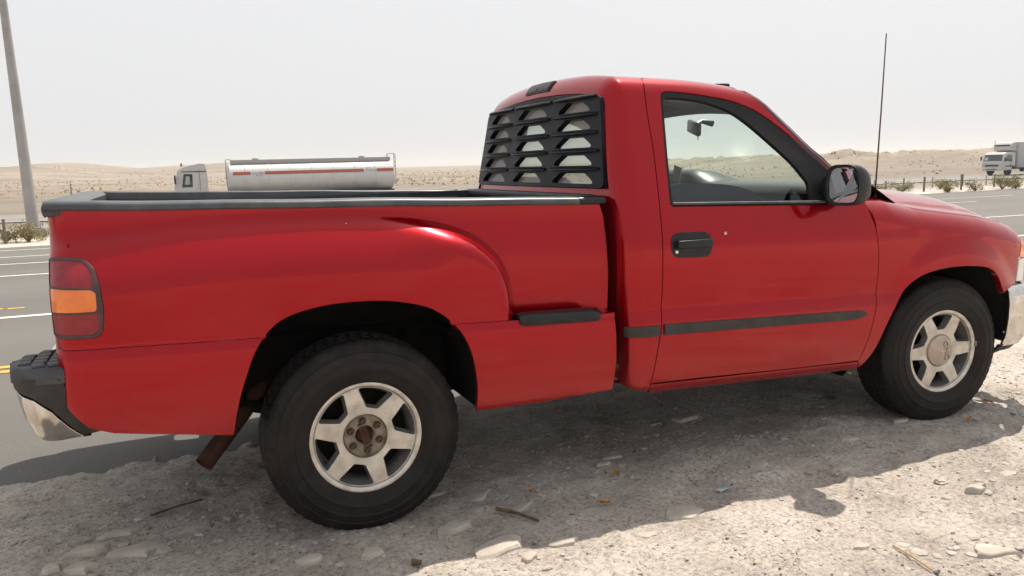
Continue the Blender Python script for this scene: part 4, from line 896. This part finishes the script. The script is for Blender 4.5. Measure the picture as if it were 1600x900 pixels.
# ================================================================== small things on the shoulder
def gz(x, y): return float(height(np.array([x], float), np.array([y], float))[0])
STONE = mat('marl_stone', (.38, .335, .285), .95, col2=(.50, .45, .39), nscale=7, ndet=7, bump=.5, bscale=45)
STONEG = mat('grey_stone', (.33, .295, .26), .95, col2=(.45, .41, .36), nscale=9, ndet=7, bump=.5, bscale=60)
def rock_mesh(sx, sy, sz, seed, n=11, rings=4, jag=.30):
    r_ = random.Random(seed); V = []; F = []; ra = [(1+r_.uniform(-jag, jag))*.86 for _ in range(n)]
    lev = [(1.06, -.9), (1.0, .1), (.94, .6), (.80, .85)]
    for k, z in lev:
        for j in range(n):
            a = 2*math.pi*j/n; q = ra[j]*k*(1+r_.uniform(-.04, .04)); V.append((sx*q*math.cos(a), sy*q*math.sin(a), sz*(z+r_.uniform(-.12, .12))))
    V.append((0, 0, sz*1.0)); V.append((0, 0, -sz*.6))
    for i in range(len(lev)-1):
        for j in range(n): F.append((i*n+j, i*n+(j+1) % n, (i+1)*n+(j+1) % n, (i+1)*n+j))
    for j in range(n): F.append(((len(lev)-1)*n+j, (len(lev)-1)*n+(j+1) % n, len(V)-2)); F.append(((j+1) % n, j, len(V)-1))
    return V, F
rocks = [
 (.40, -1.30, .145, .070, .030, 20, 'largest flat pale stone, half in sun at the shadow edge right of the rear wheel'),
 (.62, -1.36, .075, .030, .014, 5, 'thin sunlit stone just right of the largest stone at the shadow edge'),
 (.45, -1.44, .045, .028, .016, 40, 'small sunlit stone in front of the largest flat stone'),
 (-1.03, -.66, .085, .040, .022, 15, 'long pale stone in the shade at the bottom left, upper left of its cluster'),
 (-.85, -.72, .105, .075, .018, 0, 'broad pale stone in the shade at the bottom left, right half of its cluster'),
 (-1.03, -.80, .06, .05, .018, 0, 'rounded stone in the shade at the bottom left, lowest of its cluster'),
 (-.91, -.55, .085, .030, .016, 10, 'narrow stone at the top of the bottom-left stone cluster'),
 (-1.12, -.78, .04, .035, .018, 0, 'small stone at the left end of the bottom-left stone cluster'),
 (-.05, -1.16, .07, .04, .020, 30, 'shaded stone below the rear wheel near the bottom edge'),
 (-.26, -1.13, .055, .032, .015, 0, 'small shaded stone at the bottom edge left of the rear wheel contact'),
 (.48, -.81, .085, .045, .014, 30, 'flat angular grey stone in shade right of the rear tyre'),
 (.29, -1.08, .075, .045, .016, 10, 'shaded grey stone between the rear tyre and the largest flat stone'),
 (.60, -1.00, .075, .028, .014, 35, 'slanted grey stone beside the dark stick'),
 (.33, -.70, .07, .03, .012, 15, 'small grey stone close to the rear tyre on its right'),
 (1.22, -.65, .055, .030, .014, 0, 'small stone in deep shade under the cab, farther one'),
 (1.12, -.75, .035, .022, .014, 0, 'small stone in deep shade under the cab, nearer one'),
 (1.84, -.34, .085, .05, .022, 0, 'pale blocky stone in deep shade far under the door'),
 (1.68, -.30, .055, .025, .012, 0, 'thin stone in deep shade under the rear part of the door'),
 (2.81, -.87, .055, .026, .014, 0, 'small pale stone in shade just behind the front tyre contact'),
 (2.37, -.96, .060, .035, .015, 0, 'pale stone in shade between the front tyre and the mirror shadow'),
 (2.04, -1.27, .060, .028, .014, 0, 'pale stone in shade close to the root of the mirror shadow'),
 (1.17, -1.33, .110, .060, .016, 10, 'flat stone crossed by the shadow edge below the cab'),
 (1.73, -1.08, .075, .040, .016, 30, 'brownish stone in shade below the door'),
 (2.31, -1.54, .034, .022, .018, 20, 'small brown stone in full sun right of the mirror shadow'),
 (2.36, -1.67, .055, .026, .016, 0, 'flat pale stone in full sun below the small brown stone'),
 (2.62, -1.62, .055, .03, .014, 0, 'flat pale stone in full sun at the right, level with the brown stone'),
 (1.44, -1.58, .050, .024, .012, 20, 'thin slab stone in full sun left of the mirror shadow'),
 (1.92, -2.09, .090, .045, .016, 160, 'wide pale stone in full sun at the bottom right corner'),
 (1.55, -1.86, .045, .025, .012, 0, 'small pale stone in full sun near the bottom edge'),
 (.93, -1.44, .045, .028, .012, 0, 'small sunlit stone at the tip of the shadow edge below the cab'),
]
for i, (x, y, sx, sy, sz, rz, lab) in enumerate(rocks):
    V, F = rock_mesh(sx, sy, sz, 100+i); o = mesh_obj('stone', V, F, STONE if i not in (10, 11, 12, 13, 22) else STONEG, None, True, 20); o.location = (x, y, gz(x, y)-sz*.12); o.rotation_euler = (random.uniform(-.06, .06), random.uniform(-.06, .06), R_(rz)); tag(o, lab, 'stone', 'stones lying on the gravel shoulder')
# uncountable gravel
V = []; F = []; cnt = 0
def chip(x, y, s, zz=None):
    n = random.choice((5, 6, 7)); k = len(V); a0 = random.random()*6.3; z = gz_arr if zz is None else zz; el = random.uniform(.55, 1); hgt = s*random.uniform(.25, .6)*(.55 if s > .012 else 1); ro = random.random()*3.14
    for lv, sc_ in ((-.4, 1.0), (.5, 1.0), (1.0, .62)):
        for j in range(n):
            a = a0+2*math.pi*j/n; q = s*sc_*random.uniform(.8, 1.15); px, py = q*math.cos(a), q*el*math.sin(a)
            V.append((x+px*math.cos(ro)-py*math.sin(ro), y+px*math.sin(ro)+py*math.cos(ro), z+hgt*lv))
    for i in range(2):
        for j in range(n): F.append((k+i*n+j, k+i*n+(j+1) % n, k+(i+1)*n+(j+1) % n, k+(i+1)*n+j))
    F.append(tuple(k+2*n+j for j in range(n)))
def scatter(npt, mean, sg, smax, seed, thr):
    px = rng.uniform(-1.7, 5.0, npt); py = np.where(rng.random(npt) < .8, rng.uniform(-2.4, -.15, npt), rng.uniform(-2.6, .75, npt)); keep = (py < road_near(px)+.10+.3*(rng.random(npt)**3)) & (vnoise(px*2.2, py*2.2, seed)+rng.uniform(-.35, .35, npt) > thr); px, py = px[keep], py[keep]; pz = np.maximum(height(px, py), np.where(py > road_near(px)-.1, zroad(py), -9))
    for x, y, z in zip(px, py, pz): chip(x, y, min(smax, mean*math.exp(random.gauss(0, sg))), z)
scatter(15000, .0034, .65, .026, 77, -.05); scatter(1500, .013, .42, .042, 79, -.12)
stuff(tag(mesh_obj('gravel', V, F, STONEG, None, False), 'loose fine gravel strewn over the pale shoulder', 'gravel'))
V = []; F = []
scatter(4500, .0032, .5, .012, 78, -.02)
stuff(tag(mesh_obj('dark_pebbles', V, F, mat('dark_pebble', (.10, .09, .082), .9, col2=(.19, .165, .145), nscale=60), None, False), 'loose dark pebbles among the pale gravel', 'pebbles'))
# litter
def stick(pts, r_, m, name, lab, cat):
    return tag(MB().tube([(x, y, gz(x, y)+dz) for x, y, dz in pts], r_, 7).build(name, m, None), lab, cat)
WOOD = mat('stick_wood', (.055, .04, .028), .8, col2=(.16, .11, .06), nscale=25); STRAW = mat('straw', (.42, .27, .11), .8)
stick([(.49, -1.01, .018), (.545, -1.095, .022), (.60, -1.18, .016)], [.008, .007, .006], WOOD, 'stick', 'short dark stick lying in the shade right of the rear wheel', 'stick')
stick([(.06, -1.30, .012), (.09, -1.315, .014)], [.012, .010], WOOD, 'stick', 'dark stub at the bottom edge where the shadow meets the sun', 'stick')
stick([(1.65, -1.91, .008), (1.64, -2.0, .014), (1.62, -2.10, .010)], .003, STRAW, 'straw', 'thin dry straw in full sun near the bottom right', 'straw')
stick([(-.80, -.43, .006), (-.72, -.38, .009), (-.60, -.34, .006)], .004, WOOD, 'twig', 'thin dark twig in the shade left of the rear wheel', 'twig')
o = MB().box((0, 0, 0), (.055, .028, .004), .001, Matrix.Rotation(.25, 3, 'Z')).build('glass_shard', mat('shard', (.45, .58, .60), .15, coat=1), None); o.location = (1.43, -1.22, gz(1.43, -1.22)+.012); tag(o, 'pale bluish shard lying in the shade below the door', 'shard')
LEAF = mat('dry_leaf', (.50, .22, .05), .7, col2=(.36, .13, .03), nscale=60)
for x, y, lab in ((3.13, -1.01, 'orange dry leaf in shade below the front tyre, nearer the camera'), (3.41, -.90, 'orange dry leaf in shade at the right of the front tyre'), (.69, -.90, 'orange dry leaf in shade right of the rear wheel'), (.92, -1.13, 'orange dry leaf in shade close to the sunlit shadow edge'), (1.12, -.86, 'small orange dry leaf in deep shade under the cab')):
    V = []; n = 6
    for i in range(n):
        t_ = i/(n-1); w_ = .013*math.sin(math.pi*min(1, t_*1.05+.03))+.001
        for s in (-1, 0, 1): V.append(((t_-.5)*.045, s*w_, .006+.010*abs(s)+.006*t_))
    o = mesh_obj('dry_leaf', V, [(i*3+j, (i+1)*3+j, (i+1)*3+j+1, i*3+j+1) for i in range(n-1) for j in range(2)], LEAF, None, True); o.location = (x, y, gz(x, y)+.006); o.rotation_euler = (0, 0, random.uniform(0, 6)); tag(o, lab, 'leaf', 'orange dry leaves on the shoulder')

# ================================================================== verge: posts, bushes, lamp pole
POSTM = mat('post_wood', (.13, .10, .08), .9, col2=(.20, .16, .13), nscale=8); POSTG = mat('post_grey', (.24, .23, .22), .8, col2=(.32, .31, .29), nscale=8)
posts = [(38.8, 33.6, .60, .05, 0, 'leaning dark post nearest the antenna in the verge', 8), (37.2, 29.4, .80, .055, 0, 'short dark post in the near row beside the first round bush', 2), (40.0, 29.4, .86, .055, 0, 'dark near-row post overlapping a taller one behind it', 0),
 (50.5, 40.4, .80, .045, 1, 'grey post in the far row, middle one', 0), (48.8, 41.4, .78, .05, 0, 'dark brown post in the far row', 0), (43.2, 38.7, .75, .045, 1, 'grey post just right of the antenna', 0), (54.6, 41.3, .88, .06, 0, 'tallest dark post, behind the overlapping near-row one', 0),
 (53.8, 38.7, .70, .045, 1, 'grey post in front of the white lorry cab', 0), (55.5, 37.9, .62, .045, 1, 'grey post in front of the lorry box at the right edge', 0), (43.6, 30.2, .75, .05, 0, 'dark post half hidden in the largest bush', 3)]
for x, y, h_, r_, k, lab, tilt in posts:
    z = gz(x, y); o = MB().lathe([(r_*1.05, -.2), (r_, 0), (r_*.95, h_-.02), (r_*.8, h_)], (0, 0, 0), 8, 'z', cap=True).build('fence_post', (POSTM, POSTG)[k], None, True, 40); o.location = (x, y, z); o.rotation_euler = (0, R_(tilt), 0); tag(o, lab, 'post', 'posts along the verge')
o = MB().lathe([(.05, -.2), (.05, 0), (.045, .74), (.04, .76)], (0, 0, 0), 8, 'z', cap=True).build('fence_post', POSTM, None, True, 40); o.location = (-5.46, 25.55, gz(-5.46, 25.55)); tag(o, 'short brown post at the left edge of the photo beside a dry bush', 'post', 'posts along the verge')
o = MB().lathe([(.06, -1), (.06, 0), (.05, 2.1)], (0, 0, 0), 8, 'z', cap=True).build('marker_post', POSTG, None, True, 40); o.location = (-7.5, 66, gz(-7.5, 66)-.1); tag(o, 'thin grey post standing alone in the desert above the tailgate', 'post')
GALV = mat('galvanised', (.30, .285, .28), .55, metal=.3, col2=(.37, .35, .345), nscale=1.5)
CONC = mat('concrete', (.22, .20, .18), .9, col2=(.30, .28, .25), nscale=4)
lp_ = tag(empty('lamp_pole', (-5.05, 28.4, -.68)), 'tall tapering grey lamp pole on a concrete plinth at the left edge', 'lamp pole'); lp_.rotation_euler = (0, R_(-1.2), 0)
MB().lathe([(.205, .30), (.195, 1.0), (.18, 2.0), (.12, 8), (.08, 12)], (0, 0, 0), 12, 'z').build('shaft', GALV, lp_, True, 50)
MB().box((0, 0, .36), (.62, .62, .035), .005).build('base_plate', GALV, lp_); MB().box((0, 0, .02), (.80, .80, .62), .03).build('plinth', CONC, lp_)
for s in (-1, 1):
    for q in (-1, 1): MB().lathe([(.02, .33), (.02, .52)], (s*.25, q*.25, 0), 8, 'z', cap=True).build('anchor_bolt', GALV, lp_)
MB().tube([(0, 0, 11.9), (.6, -.5, 12.2), (1.4, -1.2, 12.3)], .04, 8).build('lamp_arm', GALV, lp_); MB().box((1.7, -1.45, 12.3), (.7, .3, .12), .04, Matrix.Rotation(-.7, 3, 'Z')).build('lamp_head', GALV, lp_)
BUSH = [mat('bush_dry', (.20, .17, .06), .9, col2=(.34, .28, .12), nscale=14), mat('bush_green', (.12, .125, .04), .9, col2=(.26, .23, .09), nscale=14)]
TWIG = mat('bush_twig', (.16, .12, .08), .9)
def bush(x, y, w, h_, k, lab, n=520):
    root = tag(empty('desert_bush', (x, y, gz(x, y)-.02)), lab, 'bush', 'low dry bushes on the verge'); r_ = random.Random(int(x*31+y*17)); V = []; F = []
    tw = MB()
    for i in range(26):
        a = r_.uniform(0, 6.28); q = w*.42*r_.random()**.5; tw.tube([(0, 0, 0), (q*.5*math.cos(a), q*.5*math.sin(a), h_*.4), (q*math.cos(a), q*math.sin(a), h_*r_.uniform(.5, .9))], [.012, .008, .003], 4)
    tw.build('stems', TWIG, root)
    cl = [(r_.uniform(-.42, .42)*w, r_.uniform(-.42, .42)*w, r_.uniform(.2, .8)*h_, r_.uniform(.12, .24)*w) for _ in range(11)]
    for i in range(n):
        c = r_.choice(cl); u_ = [r_.gauss(0, .55) for _ in range(3)]; p = Vector((c[0]+u_[0]*c[3], c[1]+u_[1]*c[3], max(.01, c[2]+u_[2]*c[3]*.8))); d = Vector((r_.uniform(-1, 1)+p.x*1.2, r_.uniform(-1, 1)+p.y*1.2, r_.uniform(.2, 1.4))).normalized(); s = Vector((r_.uniform(-1, 1), r_.uniform(-1, 1), r_.uniform(-1, 1))).cross(d).normalized(); L = r_.uniform(.05, .12); wd = r_.uniform(.010, .022); kk = len(V)
        V += [p-s*wd, p+s*wd, p+d*L]; F.append((kk, kk+1, kk+2))
    mesh_obj('foliage', V, F, BUSH[k], root, False)
for a in [(37.0, 30.6, 1.7, .55, 1, 'wide low bush behind the hood beside the leaning post', 900), (38.3, 28.9, 1.0, .62, 1, 'rounded bush between the short dark post and the overlapping posts'), (39.6, 28.2, 1.05, .62, 1, 'rounded bush right of the overlapping posts'), (42.2, 28.6, 1.5, .85, 1, 'largest bush, in front of the white lorry', 1000), (43.4, 28.7, .8, .5, 0, 'small straw coloured bush right of the largest one'), (36.0, 31.4, .9, .4, 0, 'small dry bush left of the wide low one'), (40.9, 31.5, 1.1, .6, 0, 'dry bush standing behind the rounded ones'), (44.6, 30.0, 1.0, .5, 0, 'dry bush at the right edge below the lorry box'), (37.6, 28.2, .5, .3, 0, 'tiny dry tuft at the road edge'),
          (-5.5, 25.9, .8, .55, 1, 'green bush beside the short post at the left edge'), (-4.9, 26.0, 1.1, .60, 0, 'dry yellow bush in front of the lamp pole plinth', 800), (-4.35, 28.0, .6, .6, 1, 'green bush right of the lamp pole plinth'), (-6.6, 27.5, 1.2, .6, 0, 'dry bush left of the lamp pole, at the photo edge'), (34.8, 30.2, 1.0, .45, 1, 'low bush hidden partly by the door mirror')]: bush(*a)
# tiny scrub and rubble across the desert plain: nobody could count it
V = []; F = []; npt = 9000; ang = rng.uniform(-.55, 1.15, npt); dst = 66*np.exp(rng.uniform(0, 2.1, npt)); px = dst*np.sin(ang); py = dst*np.cos(ang); k_ = (py > 64) & (vnoise(px*.03, py*.05, 31)+rng.uniform(-.25, .25, npt) > -.05) & ((np.hypot(px, py) > 105) | (rng.random(npt) < .06)); px, py = px[k_], py[k_]; pz = height(px, py)
for x, y, z in zip(px, py, pz):
    s = random.uniform(.10, .28)*(1+.003*y); k = len(V)
    for j in range(5): a = 1.2566*j+random.random(); V.append((x+s*math.cos(a)*random.uniform(.7, 1.5), y+s*math.sin(a), z-.05))
    V.append((x+random.uniform(-.1, .1), y, z+s*random.uniform(.5, 1.0)))
    for j in range(5): F.append((k+j, k+(j+1) % 5, k+5))
stuff(tag(mesh_obj('desert_scrub', V, F, mat('scrub', (.17, .135, .085), .95, col2=(.27, .21, .14), nscale=.3), None, False), 'scattered scrub and rubble across the desert plain', 'scrub'))
# far buildings on the left rise
BLD = mat('far_building', (.22, .175, .14), .9)
o = empty('desert_building', (12.5, 470, 0)); o.location.z = gz(12.5, 470)-1.2; tag(o, 'low brown building on the distant rise left of the tanker', 'building')
MB().box((0, 0, 2.0), (9, 6, 4.0), .1).build('wall', BLD, o); MB().box((-2.2, 0, 4.4), (4, 5, 1.2), .1).build('roof_block', BLD, o); MB().box((-7.5, 0, 1.6), (3.5, 5, 3.2), .1).build('annex', BLD, o)

# ================================================================== tanker
WHT = mat('lorry_white', (.50, .495, .485), .45, col2=(.43, .425, .415), nscale=1.2); STEEL = mat('tank_steel', (.55, .55, .55), .40, metal=.35, col2=(.50, .50, .49), nscale=1.5, rvar=.05); STRIPE = mat('red_stripe', (.38, .085, .05), .6); DGL = mat('cab_glass', (.02, .03, .035), .1, coat=1); LGREY = mat('walkway_grey', (.33, .32, .32), .7); LTY = mat('lorry_tyre', (.02, .02, .02), .8)
ty_ = 53.5
tk = tag(empty('tanker_lorry', (8, ty_, -1.05)), 'silver road tanker with a red stripe and white cab passing behind the pickup bed', 'tanker lorry')
cz = 1.98; RX = 1.0; RZ = .98; x0, x1 = -5.05, 5.75
def ring(x, k=1.0): return [(x, RX*k*math.cos(a), cz+RZ*k*math.sin(a)) for a in np.linspace(0, 2*math.pi, 40, endpoint=False)]
V = []; st_ = [(x0-.14, .55), (x0-.10, .80), (x0-.03, .95), (x0+.02, 1)]+[(x, 1) for x in np.linspace(x0+.5, x1-.5, 10)]+[(x1-.02, 1), (x1+.03, .95), (x1+.10, .8), (x1+.14, .55)]
for x, k in st_: V += ring(x, k)
n = 40; F = [(i*n+j, i*n+(j+1) % n, (i+1)*n+(j+1) % n, (i+1)*n+j) for i in range(len(st_)-1) for j in range(n)]+[tuple(range(n)), tuple((len(st_)-1)*n+j for j in range(n))]
MB().add(V, F).build('tank', STEEL, tk, True, 40)
for x in np.linspace(x0+1.0, x1-1.25, 7):
    V = ring(x-.035, 1.004)+ring(x-.03, 1.022)+ring(x+.03, 1.022)+ring(x+.035, 1.004); MB().add(V, [(i*n+j, i*n+(j+1) % n, (i+1)*n+(j+1) % n, (i+1)*n+j) for i in range(3) for j in range(n)]).build('band', STEEL, tk, True, 40)
def onring(x, z, d=.006): q = math.asin(max(-1, min(1, (z-cz)/RZ))); return (x, -(RX+d)*math.cos(q), cz+(RZ+d)*math.sin(q))
def stripe(xa, xb): V = [onring(x, z, .030) for x in (xa, xb) for z in (2.22, 2.30, 2.41)]; return MB().add(V, [(0, 1, 4, 3), (1, 2, 5, 4)]).build('stripe', STRIPE, tk)
stripe(x0+.22, x0+1.3); stripe(x0+2.2, x1-2.1); stripe(x1-1.2, x1-.03)
for xa, z, w_ in ((x0+1.38, 2.33, .35), (x0+1.78, 2.33, .38), (x0+1.62, 2.17, .22), (x0+1.9, 2.17, .12), (x1-1.95, 2.44, .4), (x1-1.9, 2.31, .6)):
    V = [onring(x, zz_, .028) for x in (xa, xa+w_) for zz_ in (z-.05, z+.05)]; MB().add(V, [(0, 1, 3, 2)]).build('faded_lettering', mat('faded_lettering', (.40, .28, .27), .7, col2=(.52, .50, .49), nscale=9, lo=.42, hi=.58), tk)
wk = MB(); wk.box(((x0+x1)/2+.05, -.32, cz+RZ+.10), (x1-x0-.25, .05, .26), .01); wk.box(((x0+x1)/2+.05, .32, cz+RZ+.10), (x1-x0-.25, .05, .26), .01); wk.box(((x0+x1)/2, 0, cz+RZ+.02), (x1-x0-.3, .66, .04)); wk.build('walkway', LGREY, tk)
for x in (x0+1.75, x1-2.0): MB().lathe([(.22, .10), (.22, .27), (.20, .32), (.12, .36), (.0001, .36)], (x, 0, cz+RZ), 14, 'z').build('manhole', LGREY, tk)
MB().tube([(x0-.12, -.5, 1.1), (x0-.18, -.5, 2.3), (x0-.16, -.45, 3.15), (x0-.1, -.40, 3.24), (x0+.2, -.40, 3.20)], .03, 6).build('front_pipe', LGREY, tk)
ld = MB()
for yy in (-.42, -.05): ld.tube([(x1+.26, yy, 1.3), (x1+.26, yy, 3.35), (x1+.20, yy, 3.42), (x1-.25, yy, 3.40), (x1-.30, yy, 3.05)], .028, 6)
for z in np.arange(1.45, 3.3, .28): ld.tube([(x1+.26, -.42, z), (x1+.26, -.05, z)], .02, 6)
ld.build('ladder', LGREY, tk)
ch = MB(); ch.box((.2, 0, .88), (11.3, .9, .22)); ch.box((-5.9, 0, .75), (3.6, .9, .24)); ch.build('chassis', LTY, tk)
for x in (-7.55, -4.6, 1.9, 3.2, 4.5):
    for s in (-1, 1): MB().lathe([(.2, -.10), (.44, -.12), (.50, -.08), (.50, .10), (.44, .14), (.28, .12), (.26, .02), (.10, .04), (.0001, .06)], (x, s*.98, .5), 24).build('wheel', LTY, tk)
cbp = rounded([(-8.85, .75), (-8.92, 1.55), (-8.86, 1.9), (-8.62, 2.62), (-8.30, 2.78), (-7.15, 3.02), (-6.78, 2.98), (-6.66, 2.2), (-6.66, .75)], [.05, .1, .1, .12, .2, .2, .08, .1, .05], 4)
MB().prism(cbp, lambda x, z: (x, -1.18, z), lambda x, z: (x, 1.18, z)).build('cab', WHT, tk, True, 40)
MB().prism([(-8.42, 1.55), (-7.70, 1.55), (-7.66, 2.36), (-8.25, 2.38)], lambda x, z: (x, -1.19, z), lambda x, z: (x, -1.15, z)).build('side_window', DGL, tk)
MB().prism([(-8.22, 1.72), (-7.9, 1.72), (-7.86, 2.22), (-8.12, 2.24)], lambda x, z: (x, -1.195, z), lambda x, z: (x, -1.188, z)).build('seen_through', mat('painted_daylight', (.30, .38, .34), .2), tk)  # pale patch painted over the dark window as daylight seen through the cab
MB().box((-7.2, -1.185, 1.7), (.02, .02, 1.9)).build('door_gap', LTY, tk); MB().box((-7.55, -1.19, 2.52), (1.7, .02, .05)).build('roof_trim', LTY, tk)
MB().add([(-8.87, -1.1, 1.72), (-8.87, 1.1, 1.72), (-8.66, 1.1, 2.55), (-8.66, -1.1, 2.55)], [(0, 1, 2, 3)]).build('windscreen', DGL, tk)
rbox('mirror', (-8.85, -1.38, 2.05), (.12, .2, .55), .04, LTY, tk); MB().lathe([(.06, 2.85), (.07, 2.95), (.05, 3.05), (.0001, 3.07)], (-8.35, -.7, 0), 10, 'z').build('beacon', LRED, tk)
for o in tk.children:
    if o.name.split('.')[0] in ('cab', 'side_window', 'seen_through', 'door_gap', 'roof_trim', 'windscreen', 'mirror', 'beacon'): o.scale.x = .88; o.location.x = -.54
# ================================================================== white box lorry
bt = tag(empty('box_lorry', (78.2, 56.4, -1.05)), 'white lorry with a tall box body driving at the right edge', 'box lorry')
V = rounded([(-1.15, .55), (-1.18, 1.25), (-1.10, 1.45), (-.86, 2.15), (-.60, 2.32), (.55, 2.36), (.72, 2.2), (.72, .95), (.35, .95), (.2, .55)], [.05, .05, .08, .1, .12, .1, .05, .03, .1, .05], 4)
MB().prism(V, lambda x, z: (x, -1.12, z), lambda x, z: (x, 1.12, z)).build('cab', WHT, bt, True, 40)
def fx(z): return float(np.interp(z, [1.25, 1.45, 2.15], [-1.18, -1.10, -.86]))-.012
MB().add([(fx(1.48), -1.02, 1.48), (fx(1.48), 1.05, 1.48), (fx(2.1), .98, 2.1), (fx(2.1), -.95, 2.1)], [(0, 1, 2, 3)]).build('windscreen', DGL, bt)
MB().add([(fx(1.55)-.006, .55, 1.55), (fx(1.55)-.006, 1.0, 1.55), (fx(1.85)-.006, .95, 1.85), (fx(1.85)-.006, .55, 1.85)], [(0, 1, 2, 3)]).build('glass_reflection', mat('painted_reflection', (.36, .48, .46), .2), bt)  # reflection in the windscreen, painted as a flat pale patch
MB().prism([(-.72, 1.5), (.25, 1.35), (.25, 2.08), (-.48, 2.08)], lambda x, z: (x, -1.13, z), lambda x, z: (x, -1.10, z)).build('side_window', DGL, bt)
rbox('mirror', (-.95, -1.30, 1.62), (.08, .14, .42), .02, LTY, bt); rbox('mirror', (-1.05, 1.32, 1.75), (.1, .16, .40), .02, LRED, bt)
rbox('grille', (-1.19, 0, 1.02), (.03, 1.5, .16), .01, LTY, bt); rbox('headlamp', (-1.19, -.86, .78), (.05, .36, .16), .02, LCLR, bt); rbox('headlamp', (-1.19, .86, .78), (.05, .36, .16), .02, LCLR, bt)
rbox('bumper', (-1.17, 0, .62), (.14, 2.2, .26), .04, WHT, bt); rbox('air_intake', (-1.245, 0, .64), (.02, 1.2, .07), .005, LTY, bt)
rbox('door_handle', (.05, -1.135, 1.12), (.12, .03, .1), .01, LTY, bt)
bd = MB().box((5.1, 0, 2.05), (8.2, 2.4, 2.55), .02).build('box_body', mat('box_white', (.40, .41, .42), .5, col2=(.36, .37, .38), nscale=.8), bt)
fz = rounded([(.98, 2.45), (.30, 2.5), (.22, 3.1), (.42, 3.30), (.98, 3.32)], [.02, .08, .1, .1, .02]); MB().prism(fz, lambda x, z: (x, -1.0, z), lambda x, z: (x, 1.0, z)).build('cooling_unit', WHT, bt, True, 40)
rbox('unit_grille', (.225, 0, 3.02), (.05, 1.6, .14), .01, LTY, bt); MB().lathe([(.03, 3.25), (.02, 3.55)], (.3, .9, 0), 8, 'z', cap=True).build('marker_stalk', LRED, bt)
MB().box((4.5, 0, .72), (9, .9, .2)).build('chassis', LTY, bt)
for x in (-.1, 5.9):
    for s in (-1, 1): MB().lathe([(.2, -.10), (.40, -.12), (.47, -.08), (.47, .10), (.42, .13), (.27, .12), (.25, .03), (.10, .05), (.0001, .07)], (x, s*.95, .47), 24).build('wheel', LTY, bt); 
rbox('mudguard', (-.1, -1.0, .95), (1.1, .3, .12), .04, LTY, bt); rbox('side_box', (2.6, -.95, .55), (1.4, .4, .4), .04, GREYP, bt)

# ================================================================== haze
HZ, t, b = nodes_mat('haze_air'); t.nodes.remove(b); pv = t.nodes.new('ShaderNodeVolumePrincipled'); pv.inputs['Density'].default_value = .00042; pv.inputs['Color'].default_value = (.97, .955, .93, 1); pv.inputs['Anisotropy'].default_value = .2
t.links.new(pv.outputs[0], t.nodes['Material Output'].inputs['Volume'])
hz = stuff(MB().box((0, 500, 14), (9000, 9600, 40)).build('haze', HZ, None, False)); tag(hz, 'pale dusty haze hanging over the whole desert', 'haze')
